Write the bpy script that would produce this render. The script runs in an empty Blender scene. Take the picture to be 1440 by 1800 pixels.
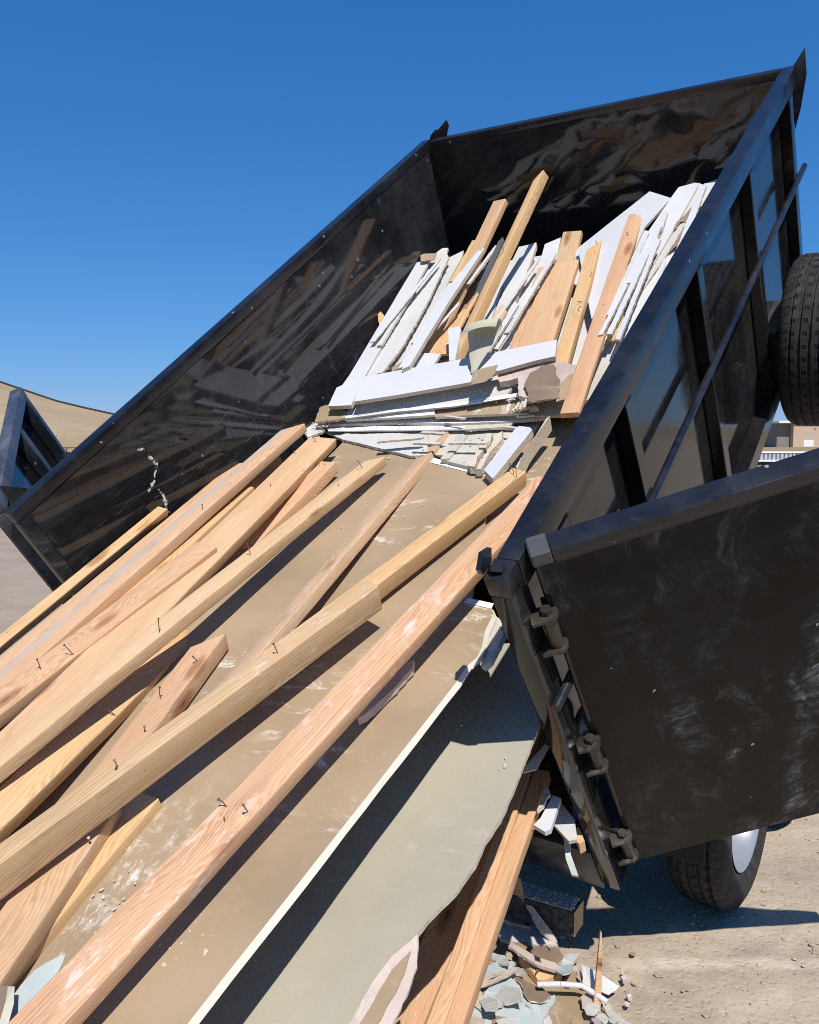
import bpy, bmesh, math, random
from mathutils import Vector, Matrix, noise
R = math.radians
random.seed(7)
SC = bpy.context.scene
COL = SC.collection
# ---------------------------------------------------------------- camera
cam_d = bpy.data.cameras.new("camera"); cam = bpy.data.objects.new("camera", cam_d); COL.objects.link(cam)
cam_d.sensor_fit = 'HORIZONTAL'; cam_d.sensor_width = 36.0; cam_d.lens = 37.577
cam_d.clip_start = 0.05; cam_d.clip_end = 4000
EYE = 1.67535
cam.location = (0, 0, EYE); cam.rotation_euler = (R(90 - 4.8675), 0, 0)
SC.camera = cam
# ---------------------------------------------------------------- light
SUN_DIR = Vector((0.11, -0.70, 1.0)).normalized()
SUN_EL = math.asin(SUN_DIR.z); SUN_AZ = math.atan2(SUN_DIR.x, SUN_DIR.y)
wd = bpy.data.worlds.new("World"); SC.world = wd; wd.use_nodes = True
wt = wd.node_tree; wt.nodes.clear()
sky = wt.nodes.new('ShaderNodeTexSky'); sky.sky_type = 'NISHITA'; sky.sun_disc = False
sky.sun_elevation = SUN_EL; sky.sun_rotation = SUN_AZ
sky.air_density = 1.0; sky.dust_density = 0.15; sky.ozone_density = 6.0; sky.altitude = 300
bgn = wt.nodes.new('ShaderNodeBackground'); bgn.inputs['Strength'].default_value = 0.1
wo = wt.nodes.new('ShaderNodeOutputWorld')
sp_ = wt.nodes.new('ShaderNodeSeparateColor'); cb_ = wt.nodes.new('ShaderNodeCombineColor'); wt.links.new(sky.outputs[0], sp_.inputs[0])
for ch, (gm, kk) in enumerate(((1.2, .506), (.75, .575), (.62, .875))):     # contrast of the sky per colour
    m1 = wt.nodes.new('ShaderNodeMath'); m1.operation = 'MULTIPLY'; m1.inputs[1].default_value = .1
    m2 = wt.nodes.new('ShaderNodeMath'); m2.operation = 'POWER'; m2.inputs[1].default_value = gm
    m3 = wt.nodes.new('ShaderNodeMath'); m3.operation = 'MULTIPLY'; m3.inputs[1].default_value = kk * 10
    wt.links.new(sp_.outputs[ch], m1.inputs[0]); wt.links.new(m1.outputs[0], m2.inputs[0]); wt.links.new(m2.outputs[0], m3.inputs[0]); wt.links.new(m3.outputs[0], cb_.inputs[ch])
wt.links.new(cb_.outputs[0], bgn.inputs[0]); wt.links.new(bgn.outputs[0], wo.inputs[0])
sl = bpy.data.lights.new("sun", 'SUN'); sl.energy = 4.9; sl.angle = R(0.53); sl.color = (1.0, 0.95, 0.88)
so = bpy.data.objects.new("sun", sl); COL.objects.link(so); so.location = (0, -20, 30)
so.rotation_euler = SUN_DIR.to_track_quat('Z', 'Y').to_euler()
SC.view_settings.view_transform = 'Standard'; SC.view_settings.look = 'None'
SC.view_settings.exposure = 0.08; SC.view_settings.gamma = 1.0
SC.cycles.filter_width = 1.0; SC.cycles.use_denoising = False; SC.cycles.sample_clamp_indirect = 4.0
# ---------------------------------------------------------------- materials
class NT:
    def __init__(s, name):
        s.m = bpy.data.materials.new(name); s.m.use_nodes = True; s.t = s.m.node_tree; s.t.nodes.clear()
        s.out = s.n('ShaderNodeOutputMaterial'); s.b = s.n('ShaderNodeBsdfPrincipled')
        s.l(s.b.outputs[0], s.out.inputs[0])
    def n(s, k, **p):
        x = s.t.nodes.new(k)
        for a, v in p.items(): setattr(x, a, v)
        return x
    def l(s, a, b): s.t.links.new(a, b)
    def put(s, inp, v):
        if hasattr(v, 'is_output') or isinstance(v, bpy.types.NodeSocket): s.l(v, inp)
        elif v is not None: inp.default_value = v
    def coord(s, kind='Object'): return s.n('ShaderNodeTexCoord').outputs[kind]
    def mapping(s, v, scale=(1,1,1), loc=(0,0,0), rot=(0,0,0)):
        x = s.n('ShaderNodeMapping'); s.l(v, x.inputs[0]); x.inputs['Scale'].default_value = scale
        x.inputs['Location'].default_value = loc; x.inputs['Rotation'].default_value = rot; return x.outputs[0]
    def noise(s, v, scale=5., detail=4., rough=.55, dist=0., col=False):
        x = s.n('ShaderNodeTexNoise'); s.l(v, x.inputs['Vector']); x.inputs['Scale'].default_value = scale
        x.inputs['Detail'].default_value = detail; x.inputs['Roughness'].default_value = rough
        x.inputs['Distortion'].default_value = dist
        return x.outputs['Color' if col else 'Fac']
    def voro(s, v, scale=5., feature='F1', out='Distance', rand=1.):
        x = s.n('ShaderNodeTexVoronoi'); x.feature = feature; s.l(v, x.inputs['Vector']); x.inputs['Scale'].default_value = scale
        x.inputs['Randomness'].default_value = rand
        return x.outputs[out]
    def math(s, op, a, b=None, c=None, clamp=False):
        x = s.n('ShaderNodeMath', operation=op, use_clamp=clamp)
        for i, v in enumerate((a, b, c)):
            if v is not None: s.put(x.inputs[i], v)
        return x.outputs[0]
    def vmath(s, op, a, b=None):
        x = s.n('ShaderNodeVectorMath', operation=op); s.put(x.inputs[0], a)
        if b is not None: s.put(x.inputs[1], b)
        return x.outputs[0]
    def rng(s, v, a, b, c=0., d=1., smooth=True):
        x = s.n('ShaderNodeMapRange'); x.interpolation_type = 'SMOOTHSTEP' if smooth else 'LINEAR'
        s.l(v, x.inputs[0])
        for i, q in enumerate((a, b, c, d)): s.put(x.inputs[1 + i], q)
        return x.outputs[0]
    def ramp(s, v, stops):
        x = s.n('ShaderNodeValToRGB'); s.l(v, x.inputs[0]); e = x.color_ramp.elements
        while len(e) < len(stops): e.new(.5)
        for k, (p, c) in zip(e, stops): k.position = p; k.color = (c[0], c[1], c[2], 1)
        return x.outputs[0]
    def mix(s, f, a, b, mode='MIX'):
        x = s.n('ShaderNodeMix', data_type='RGBA', blend_type=mode)
        s.put(x.inputs[0], f)
        for i, v in ((6, a), (7, b)):
            if isinstance(v, (tuple, list)): x.inputs[i].default_value = (v[0], v[1], v[2], 1)
            else: s.l(v, x.inputs[i])
        return x.outputs[2]
    def sep(s, v):
        x = s.n('ShaderNodeSeparateXYZ'); s.l(v, x.inputs[0]); return x.outputs
    def comb(s, a, b, c):
        x = s.n('ShaderNodeCombineXYZ')
        for i, v in enumerate((a, b, c)): s.put(x.inputs[i], v)
        return x.outputs[0]
    def bump(s, h, strength=.3, dist=.01, normal=None):
        x = s.n('ShaderNodeBump'); x.inputs['Strength'].default_value = strength; x.inputs['Distance'].default_value = dist
        s.l(h, x.inputs['Height'])
        if normal is not None: s.l(normal, x.inputs['Normal'])
        s.l(x.outputs[0], s.b.inputs['Normal']); return x.outputs[0]
    def color(s, v):
        i = s.b.inputs['Base Color']
        if isinstance(v, (tuple, list)): i.default_value = (v[0], v[1], v[2], 1)
        else: s.l(v, i)
    def rough(s, v): s.put(s.b.inputs['Roughness'], v)
    def spec(s, v): s.b.inputs['Specular IOR Level'].default_value = v
    def rand(s): return s.n('ShaderNodeObjectInfo').outputs['Random']

def wood(name, c0, c1, c2, dust=0., stain=0., grain=1.0, flat=1.0):
    k = NT(name); r = k.rand(); o = k.coord()
    off = k.comb(k.math('MULTIPLY', r, 37.), k.math('MULTIPLY', r, 11.), k.math('MULTIPLY', r, 5.))
    x, y, z = k.sep(o)
    # distance from a wandering pith: gives straight and cathedral grain
    sx = k.comb(k.math('MULTIPLY', x, .45), k.math('MULTIPLY', r, 50.), 0.)
    w1 = k.math('MULTIPLY', k.math('SUBTRACT', k.noise(sx, 1.3, 2.), .5), .13)
    w2 = k.math('MULTIPLY', k.math('SUBTRACT', k.noise(k.vmath('ADD', sx, (7., 3., 1.)), 1.1, 2.), .5), .10)
    yy = k.math('ADD', k.math('ADD', y, w1), k.math('MULTIPLY_ADD', r, .10, .0))
    zz = k.math('ADD', k.math('ADD', z, w2), k.math('MULTIPLY_ADD', k.math('FRACT', k.math('MULTIPLY', r, 17.3)), .10, .035))
    rad = k.math('SQRT', k.math('ADD', k.math('POWER', yy, 2.), k.math('POWER', zz, 2.)))
    st = k.vmath('ADD', k.vmath('MULTIPLY', o, (1.5, 28., 28.)), off)
    nz = k.noise(st, 2.2, 4.)
    rings = k.math('ADD', k.math('MULTIPLY', rad, 205. * grain), k.math('MULTIPLY', nz, 2.6))
    # knots pull the rings round them
    kv = k.vmath('ADD', k.vmath('MULTIPLY', o, (2.6, 8.5, 8.5)), off)
    kd = k.voro(kv, 1.0)
    rings = k.math('ADD', rings, k.math('MULTIPLY', k.rng(kd, .0, .55, 5.5, 0.), 1.))
    ring = k.math('FRACT', rings)
    ringm = k.math('MULTIPLY', k.rng(ring, .1, .82), k.rng(ring, .86, .99, 1., 0.))
    fib0 = k.noise(k.vmath('ADD', k.vmath('MULTIPLY', o, (2.2, 22., 22.)), off), 1.0, 3., .6)
    fib = k.noise(k.vmath('ADD', k.vmath('MULTIPLY', o, (6., 320., 320.)), off), 1.0, 3., .7)
    big = k.noise(k.vmath('ADD', k.vmath('MULTIPLY', o, (1.3, 9., 9.)), off), 1.2, 3.)
    col = k.mix(k.rng(big, .3, .7), c0, c1)
    col = k.mix(k.math('MULTIPLY', k.math('MULTIPLY', ringm, k.rng(fib0, .3, .7, .25, .82)), flat), col, c2)
    col = k.mix(k.rng(fib, .25, .75, .22, 0.), col, tuple(v * .55 for v in c2))
    col = k.mix(k.rng(kd, .10, .20, .75, 0.), col, (c2[0] * .62, c2[1] * .5, c2[2] * .42))
    col = k.mix(k.rng(kd, .035, .075, .8, 0.), col, (c2[0] * .22, c2[1] * .17, c2[2] * .15))
    if stain:
        sm = k.math('MULTIPLY', k.rng(k.math('ADD', y, k.math('MULTIPLY', k.math('SUBTRACT', nz, .5), .03)), .035, .07), k.rng(k.noise(k.vmath('MULTIPLY', o, (3., 30., 30.)), 1.5, 4.), .3, .6, .25, .8))
        col = k.mix(k.math('MULTIPLY', sm, stain), col, (.42, .40, .38))
    dirt = k.noise(k.vmath('ADD', k.vmath('MULTIPLY', o, (3., 14., 14.)), off), 1.6, 6., .7)
    col = k.mix(k.rng(dirt, .54, .76, 0., .42), col, (.16, .11, .07))
    speck = k.voro(k.vmath('ADD', k.vmath('MULTIPLY', o, (14., 40., 40.)), off), 1.0)
    col = k.mix(k.rng(speck, .02, .06, .75, 0.), col, (.07, .045, .03))
    if dust:
        dn = k.noise(k.vmath('ADD', k.vmath('MULTIPLY', o, (9., 24., 24.)), off), 1.6, 7., .72, .6)
        dl = k.noise(k.vmath('ADD', o, off), 1.3, 2.)
        col = k.mix(k.math('MULTIPLY', k.math('MULTIPLY', k.rng(dn, .52, .66), k.rng(dl, .45, .62)), dust), col, (.78, .74, .68))
    k.color(col); k.rough(k.rng(fib, .2, .8, .55, .75)); k.spec(.28)
    k.bump(k.math('ADD', k.math('MULTIPLY', fib, .6), k.math('MULTIPLY', ringm, .7)), .35, .0012)
    return k.m

def sheet(name, base, heavy=0., tint=None, dust=.0, scuff=.0, rough=.85, bumpy=.12, blotch=.08, speck=0., marks=None):
    k = NT(name); o = k.coord(); r = k.rand()
    ov = k.vmath('ADD', o, k.comb(k.math('MULTIPLY', r, 9.), k.math('MULTIPLY', r, 4.), 0.))
    n1 = k.noise(ov, 2.2, 5., .6); n2 = k.noise(ov, 26., 5., .65); n3 = k.noise(ov, 160., 3., .6)
    dk = tuple(c * (1 - blotch * 2.2) for c in base); lt = tuple(min(.86, c * (1 + blotch)) for c in base)
    col = k.mix(k.rng(n1, .3, .7), dk, lt)
    if tint: col = k.mix(k.rng(n2, .45, .75, 0., .5), col, tint)
    col = k.mix(k.rng(n3, .35, .7, 0., .10), col, tuple(c * .6 for c in base))
    if dust:
        dn = k.noise(k.vmath('MULTIPLY', ov, (1.6, .55, 1.)), 13., 8., .74, .7); dl = k.noise(ov, 1.5, 3.)
        col = k.mix(k.math('MULTIPLY', k.math('MULTIPLY', k.rng(dn, .53, .67), k.rng(dl, .47, .62)), dust), col, (.80, .77, .72))
    if heavy:
        cx = k.n('ShaderNodeCombineXYZ'); cx.name = 'dust_center'
        dv = k.vmath('MULTIPLY', k.vmath('SUBTRACT', o, cx.outputs[0]), (1.0, 2.6, 0.))
        dd_ = k.n('ShaderNodeVectorMath', operation='LENGTH'); k.l(dv, dd_.inputs[0])
        hz = k.rng(k.math('ADD', dd_.outputs['Value'], k.math('MULTIPLY', k.math('SUBTRACT', n2, .5), .25)), .05, .42, 1., 0.)
        hn = k.noise(k.vmath('MULTIPLY', o, (.7, 1.4, 1.)), 24., 9., .76, .3)
        col = k.mix(k.math('MULTIPLY', k.math('MULTIPLY', hz, k.rng(hn, .50, .64)), heavy), col, (.80, .78, .74))
    if scuff:
        sv = k.mapping(ov, (3., .35, 1.), (0, 0, 0), (0, 0, .35)); sc = k.noise(sv, 12., 6., .75, .3)
        col = k.mix(k.rng(sc, .66, .74, 0., scuff), col, (.74, .70, .63))
        sv2 = k.mapping(ov, (.5, 4., 1.), (3, 1, 0), (0, 0, -.5)); s2 = k.noise(sv2, 9., 6., .75, .3)
        col = k.mix(k.rng(s2, .66, .74, 0., scuff), col, tuple(c * .6 for c in base))
    if scuff > .3:
        for ang, sc_, lo in ((.9, 5., .735), (-1.1, 4., .74), (.25, 6., .745)):
            sv3 = k.mapping(ov, (.22, 5.5, 1.), (ang * 7, sc_, 0), (0, 0, ang)); s3 = k.noise(sv3, sc_ * 2.2, 3., .6)
            col = k.mix(k.math('MULTIPLY', k.rng(s3, lo, lo + .02, 0., .75), k.rng(n1, .45, .6)), col, (.70, .66, .58))
        sd = k.voro(ov, 2.6, rand=.9); col = k.mix(k.rng(sd, .012, .022, .8, 0.), col, (.13, .10, .07))
    if speck:
        sp = k.voro(ov, 55.); col = k.mix(k.rng(sp, .08, .16, speck, 0.), col, (.10, .075, .05))
        sp2 = k.voro(k.vmath('ADD', ov, (3.3, 1.2, 0.)), 38.); col = k.mix(k.rng(sp2, .08, .17, speck, 0.), col, (.8, .78, .74))
    k.color(col); k.rough(rough); k.spec(.25)
    k.bump(k.math('ADD', k.math('MULTIPLY', n2, .8), k.math('MULTIPLY', n3, .3)), bumpy, .004)
    return k.m

def gypsum(name, base, amp=.5, lo=.78):
    k = NT(name); o = k.coord(); n = k.noise(o, 90., 6., .7); n2 = k.noise(o, 14., 4.)
    k.color(k.mix(k.rng(n, .3, .7), tuple(c * lo for c in base), base)); k.rough(.95); k.spec(.15)
    k.bump(k.math('ADD', n, n2), amp, .006); return k.m

def printed(name):
    k = NT(name); o = k.coord(); x, y, z = k.sep(o)
    u = k.math('MULTIPLY', x, 1.0)
    run = k.noise(k.comb(k.math('MULTIPLY', x, 5.), 0., 0.), 1.0, 1.)
    ch = k.noise(k.comb(k.math('MULTIPLY', x, 420.), k.math('MULTIPLY', y, 160.), 0.), 1.0, 1.)
    stripe = k.rng(k.math('ABSOLUTE', k.math('SUBTRACT', k.math('FRACT', k.math('MULTIPLY', y, 42.)), .5)), .12, .16, 1., 0.)
    ink = k.math('MULTIPLY', k.math('MULTIPLY', k.rng(run, .52, .56), k.rng(ch, .44, .5)), stripe)
    w = k.noise(o, 20., 5.)
    col = k.mix(k.rng(w, .3, .7), (.70, .72, .76), (.82, .82, .82))
    col = k.mix(k.math('MULTIPLY', ink, .85), col, (.05, .055, .09))
    k.color(col); k.rough(.7); k.spec(.3); k.bump(w, .1, .003); return k.m

SMEARS = [(.558, 1.148, .571, 1.102), (.571, 1.102, .521, 1.06), (.521, 1.06, .477, 1.048), (.518, 1.025, .52, .974), (.52, .974, .498, .927), (.536, 1.20, .55, 1.185)]
def paint(name, base=(.010, .011, .013), r0=.10, r1=.28, dust=.25, wave=.25, dustcol=(.30, .28, .25), scr=.5, scuffs=0., gloss=.5, bias=0., smear=0, chalk=0):
    k = NT(name); o = k.coord()
    n1 = k.noise(o, 1.6, 6., .62, .4); n2 = k.noise(o, 9., 7., .68); n3 = k.noise(o, 70., 4., .6)
    sv = k.mapping(o, (1., .16, .5), (0, 0, 0), (.35, .2, .4)); s1 = k.noise(sv, 46., 6., .8, .5)
    sv2 = k.mapping(o, (.3, 1., .12), (2, 5, 0), (0.5, -.3, .1)); s2 = k.noise(sv2, 38., 6., .8, .5)
    sc = k.math('MAXIMUM', k.rng(s1, .69, .76), k.rng(s2, .70, .77))
    zone = k.rng(k.noise(o, 1.1, 3.), .42, .68)
    film = k.math('MULTIPLY', k.rng(k.math('ADD', n1, k.math('MULTIPLY', k.math('SUBTRACT', n2, .5), .6)), .34 + bias, .80 + bias), dust)
    d = k.math('ADD', film, k.math('MULTIPLY', k.math('MULTIPLY', sc, zone), scr), clamp=True)
    if scuffs:
        fv = k.vmath('ADD', o, k.vmath('MULTIPLY', k.noise(o, 2.2, 3., col=True), (.5, .5, .5)))
        f1 = k.noise(k.mapping(fv, (1.6, 1.6, .55), (1, 2, 3)), 5., 10., .78, .35)
        f2 = k.rng(k.noise(o, 1.9, 2.), .42, .60)
        d = k.math('ADD', d, k.math('MULTIPLY', k.math('MULTIPLY', k.rng(f1, .52, .86), f2), scuffs), clamp=True)
        chip = k.voro(k.vmath('ADD', o, k.vmath('MULTIPLY', k.noise(o, 30., 3., col=True), (.03, .03, .03))), 9.)
        d = k.math('ADD', d, k.rng(chip, .035, .055, .9, 0.), clamp=True)
    if chalk:
        x, y, z = k.sep(o)
        zone2 = k.math('MULTIPLY', k.rng(k.math('ADD', x, k.math('MULTIPLY', k.math('SUBTRACT', n1, .5), .5)), .10, .42), k.rng(k.math('ADD', z, k.math('MULTIPLY', k.math('SUBTRACT', n1, .5), .6)), .70, 1.0, 1., 0.))
        cv = k.vmath('ADD', o, k.vmath('MULTIPLY', k.noise(o, 3., 4., .6, col=True), (.25, .0, .25)))
        c1 = k.noise(k.mapping(cv, (1., 1., .38), (0, 0, 0), (0, .5, 0)), 7., 12., .74)
        c2 = k.noise(k.mapping(cv, (.5, 1., 2.2), (3, 0, 1), (0, -.35, 0)), 16., 9., .8)
        ch = k.math('MULTIPLY', k.math('MULTIPLY', k.rng(c1, .48, .74), k.rng(c2, .40, .66)), k.math('MULTIPLY_ADD', zone2, .9, .16))
        d = k.math('ADD', d, k.math('MULTIPLY', ch, .95), clamp=True)
    if smear:
        x, y, z = k.sep(k.vmath('ADD', o, k.vmath('MULTIPLY', k.vmath('SUBTRACT', k.noise(o, 28., 5., .7, col=True), (.5, .5, .5)), (0., .05, .05))))
        best = None
        for (y0, z0, y1, z1) in SMEARS:
            dy, dz = y1 - y0, z1 - z0; ll = dy * dy + dz * dz
            ty = k.math('SUBTRACT', y, y0); tz = k.math('SUBTRACT', z, z0)
            t = k.math('DIVIDE', k.math('ADD', k.math('MULTIPLY', ty, dy), k.math('MULTIPLY', tz, dz)), ll, clamp=True)
            ey = k.math('SUBTRACT', ty, k.math('MULTIPLY', t, dy)); ez = k.math('SUBTRACT', tz, k.math('MULTIPLY', t, dz))
            q = k.math('ADD', k.math('POWER', ey, 2.), k.math('POWER', ez, 2.))
            best = q if best is None else k.math('MINIMUM', best, q)
        gap = k.rng(k.noise(o, 60., 4., .7), .43, .53)
        sm = k.math('MULTIPLY', k.rng(k.math('MULTIPLY', k.math('SQRT', best), k.math('ABSOLUTE', k.math('LESS_THAN', x, .2))), .0025, .0075, 1., 0.), k.math('MULTIPLY', gap, k.math('LESS_THAN', x, .12)))
        # bright scrapes where the load slid past the wall
        lv = k.math('ABSOLUTE', k.math('SUBTRACT', z, k.math('MULTIPLY_ADD', y, -.13, 1.06)))
        slide = k.math('MULTIPLY', k.rng(lv, .02, .22, 1., 0.), k.math('LESS_THAN', x, .12))
        st = k.noise(k.mapping(o, (1., .07, .8), (0, 0, 0), (.45, 0, 0)), 60., 6., .8, .4)
        d = k.math('ADD', d, k.math('MULTIPLY', k.math('MULTIPLY', slide, k.rng(st, .56, .74)), .6), clamp=True)
        d = k.math('MAXIMUM', d, sm); dustcol = k.mix(sm, dustcol, (.80, .79, .78))
    k.color(k.mix(d, base, dustcol))
    rr = k.rng(n2, .3, .7, r0, r1); k.rough(k.math('ADD', rr, k.math('MULTIPLY', d, .5), clamp=True))
    k.spec(gloss)
    k.bump(k.math('ADD', k.math('MULTIPLY', k.noise(o, 3.2, 2.), 1.0), k.math('MULTIPLY', n3, .004)), wave, .02)
    return k.m

def simple(name, c, r=.5, metal=0., bump=0., bs=40., var=.15):
    k = NT(name); o = k.coord(); n = k.noise(o, bs, 5.)
    k.color(k.mix(k.rng(n, .3, .7), tuple(v * (1 - var) for v in c), tuple(min(1., v * (1 + var)) for v in c)))
    k.rough(r); k.b.inputs['Metallic'].default_value = metal
    if bump: k.bump(n, bump, .004)
    return k.m

def tyre_mat(name):
    k = NT(name); o = k.coord(); x, y, z = k.sep(o)   # axle along X
    ang = k.math('ARCTAN2', y, z)
    rad = k.math('SQRT', k.math('ADD', k.math('POWER', y, 2.), k.math('POWER', z, 2.)))
    ax = k.math('ABSOLUTE', x)
    zig = k.math('MULTIPLY', k.math('PINGPONG', k.math('MULTIPLY', x, 60.), 1.), .25)
    t = k.math('FRACT', k.math('ADD', k.math('MULTIPLY', ang, 66. / 6.28318), zig))
    sh = k.math('MULTIPLY', k.rng(t, .06, .14, 1., 0.), k.rng(ax, .055, .065))         # shoulder sipes
    t2 = k.math('FRACT', k.math('MULTIPLY', ang, 44. / 6.28318))
    near = k.rng(k.math('ABSOLUTE', k.math('SUBTRACT', k.math('FRACT', k.math('MULTIPLY', x, 22.)), .5)), .28, .34, 0., 1.)
    mid = k.math('MULTIPLY', k.math('MULTIPLY', k.rng(t2, .30, .34, 1., 0.), near), k.rng(ax, .055, .06, 1., 0.))
    sip = k.math('MULTIPLY', k.math('MAXIMUM', sh, mid), k.rng(rad, .325, .332))
    n = k.noise(o, 30., 5.)
    col = k.mix(k.rng(n, .3, .75), (.016, .016, .017), (.045, .042, .038))
    col = k.mix(sip, col, (.004, .004, .004))
    k.color(col); k.rough(.72); k.spec(.3)
    k.bump(k.math('SUBTRACT', k.math('MULTIPLY', n, .12), sip), .9, .006)
    return k.m

def dirt_mat():
    k = NT('dirt'); o = k.coord()
    n0 = k.noise(o, .12, 4.); n1 = k.noise(o, 1.3, 6., .6); n2 = k.noise(o, 14., 8., .68); n3 = k.noise(o, 90., 6., .7)
    col = k.mix(k.rng(n1, .3, .7), (.375, .30, .222), (.465, .38, .285))
    col = k.mix(k.rng(n2, .35, .7, 0., .5), col, (.51, .43, .33))
    col = k.mix(k.rng(n3, .5, .72, 0., .5), col, (.25, .20, .155))
    col = k.mix(k.rng(n3, .30, .42, .35, 0.), col, (.58, .51, .43))
    n4 = k.noise(k.mapping(o, (.7, 1.0, 1.), (0, 0, 0), (0, 0, .3)), 1.4, 8., .7)
    col = k.mix(k.rng(n4, .44, .70, 0., .5), col, (.215, .175, .145))
    x, y, z = k.sep(o)
    col = k.mix(k.rng(y, 5., 9., 0., .45), col, (.24, .19, .15))
    far = k.rng(y, 60., 85.)
    gr = k.mix(k.rng(k.noise(k.mapping(o, (.05, .2, 1.)), 1.5, 5.), .35, .7), (.26, .19, .10), (.34, .25, .14))
    col = k.mix(k.math('MULTIPLY', far, .9), col, gr)
    wv = k.math('MULTIPLY', k.math('SUBTRACT', k.noise(o, 3., 3.), .5), .10)
    tr = k.math('ABSOLUTE', k.math('SUBTRACT', k.math('ADD', y, wv), 2.62))
    trm = k.math('MULTIPLY', k.rng(tr, .01, .05, .5, 0.), k.math('MULTIPLY', k.rng(x, .55, .8), k.rng(x, 1.3, 1.6, 1., 0.)))
    col = k.mix(k.math('MULTIPLY', trm, k.rng(n2, .3, .55)), col, (.68, .58, .45))
    k.color(col); k.rough(.95); k.spec(.12)
    h = k.math('ADD', k.math('MULTIPLY', n2, .9), k.math('MULTIPLY', n3, .35))
    pits = k.voro(k.vmath('ADD', o, k.vmath('MULTIPLY', k.noise(o, 18., 4., col=True), (.05, .05, .05))), 38.)
    h = k.math('ADD', h, k.math('MULTIPLY', k.rng(pits, .1, .5, 0., 1.), .35))
    k.bump(h, .5, .016); return k.m

def hill_mat():
    k = NT('dry_grass_hill'); o = k.coord()
    n1 = k.noise(k.mapping(o, (1., .4, 1.)), .05, 6., .65); n2 = k.noise(k.mapping(o, (1., .35, 2.2)), .6, 7., .7); n3 = k.noise(o, 3., 5., .7)
    x, y, z = k.sep(o)
    col = k.mix(k.rng(n1, .35, .68), (.36, .265, .165), (.44, .34, .215))
    col = k.mix(k.rng(n2, .5, .7, 0., .5), col, (.28, .205, .115))
    col = k.mix(k.rng(n3, .55, .75, 0., .35), col, (.23, .175, .10))
    foot = k.math('MULTIPLY', k.rng(z, .6, 2.6, 1., 0.), k.rng(n2, .38, .6))
    col = k.mix(k.math('MULTIPLY', foot, .7), col, (.33, .24, .085))
    k.color(col); k.rough(.95); k.spec(.1); k.bump(k.math('ADD', n2, n3), .5, .4); return k.m

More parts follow.
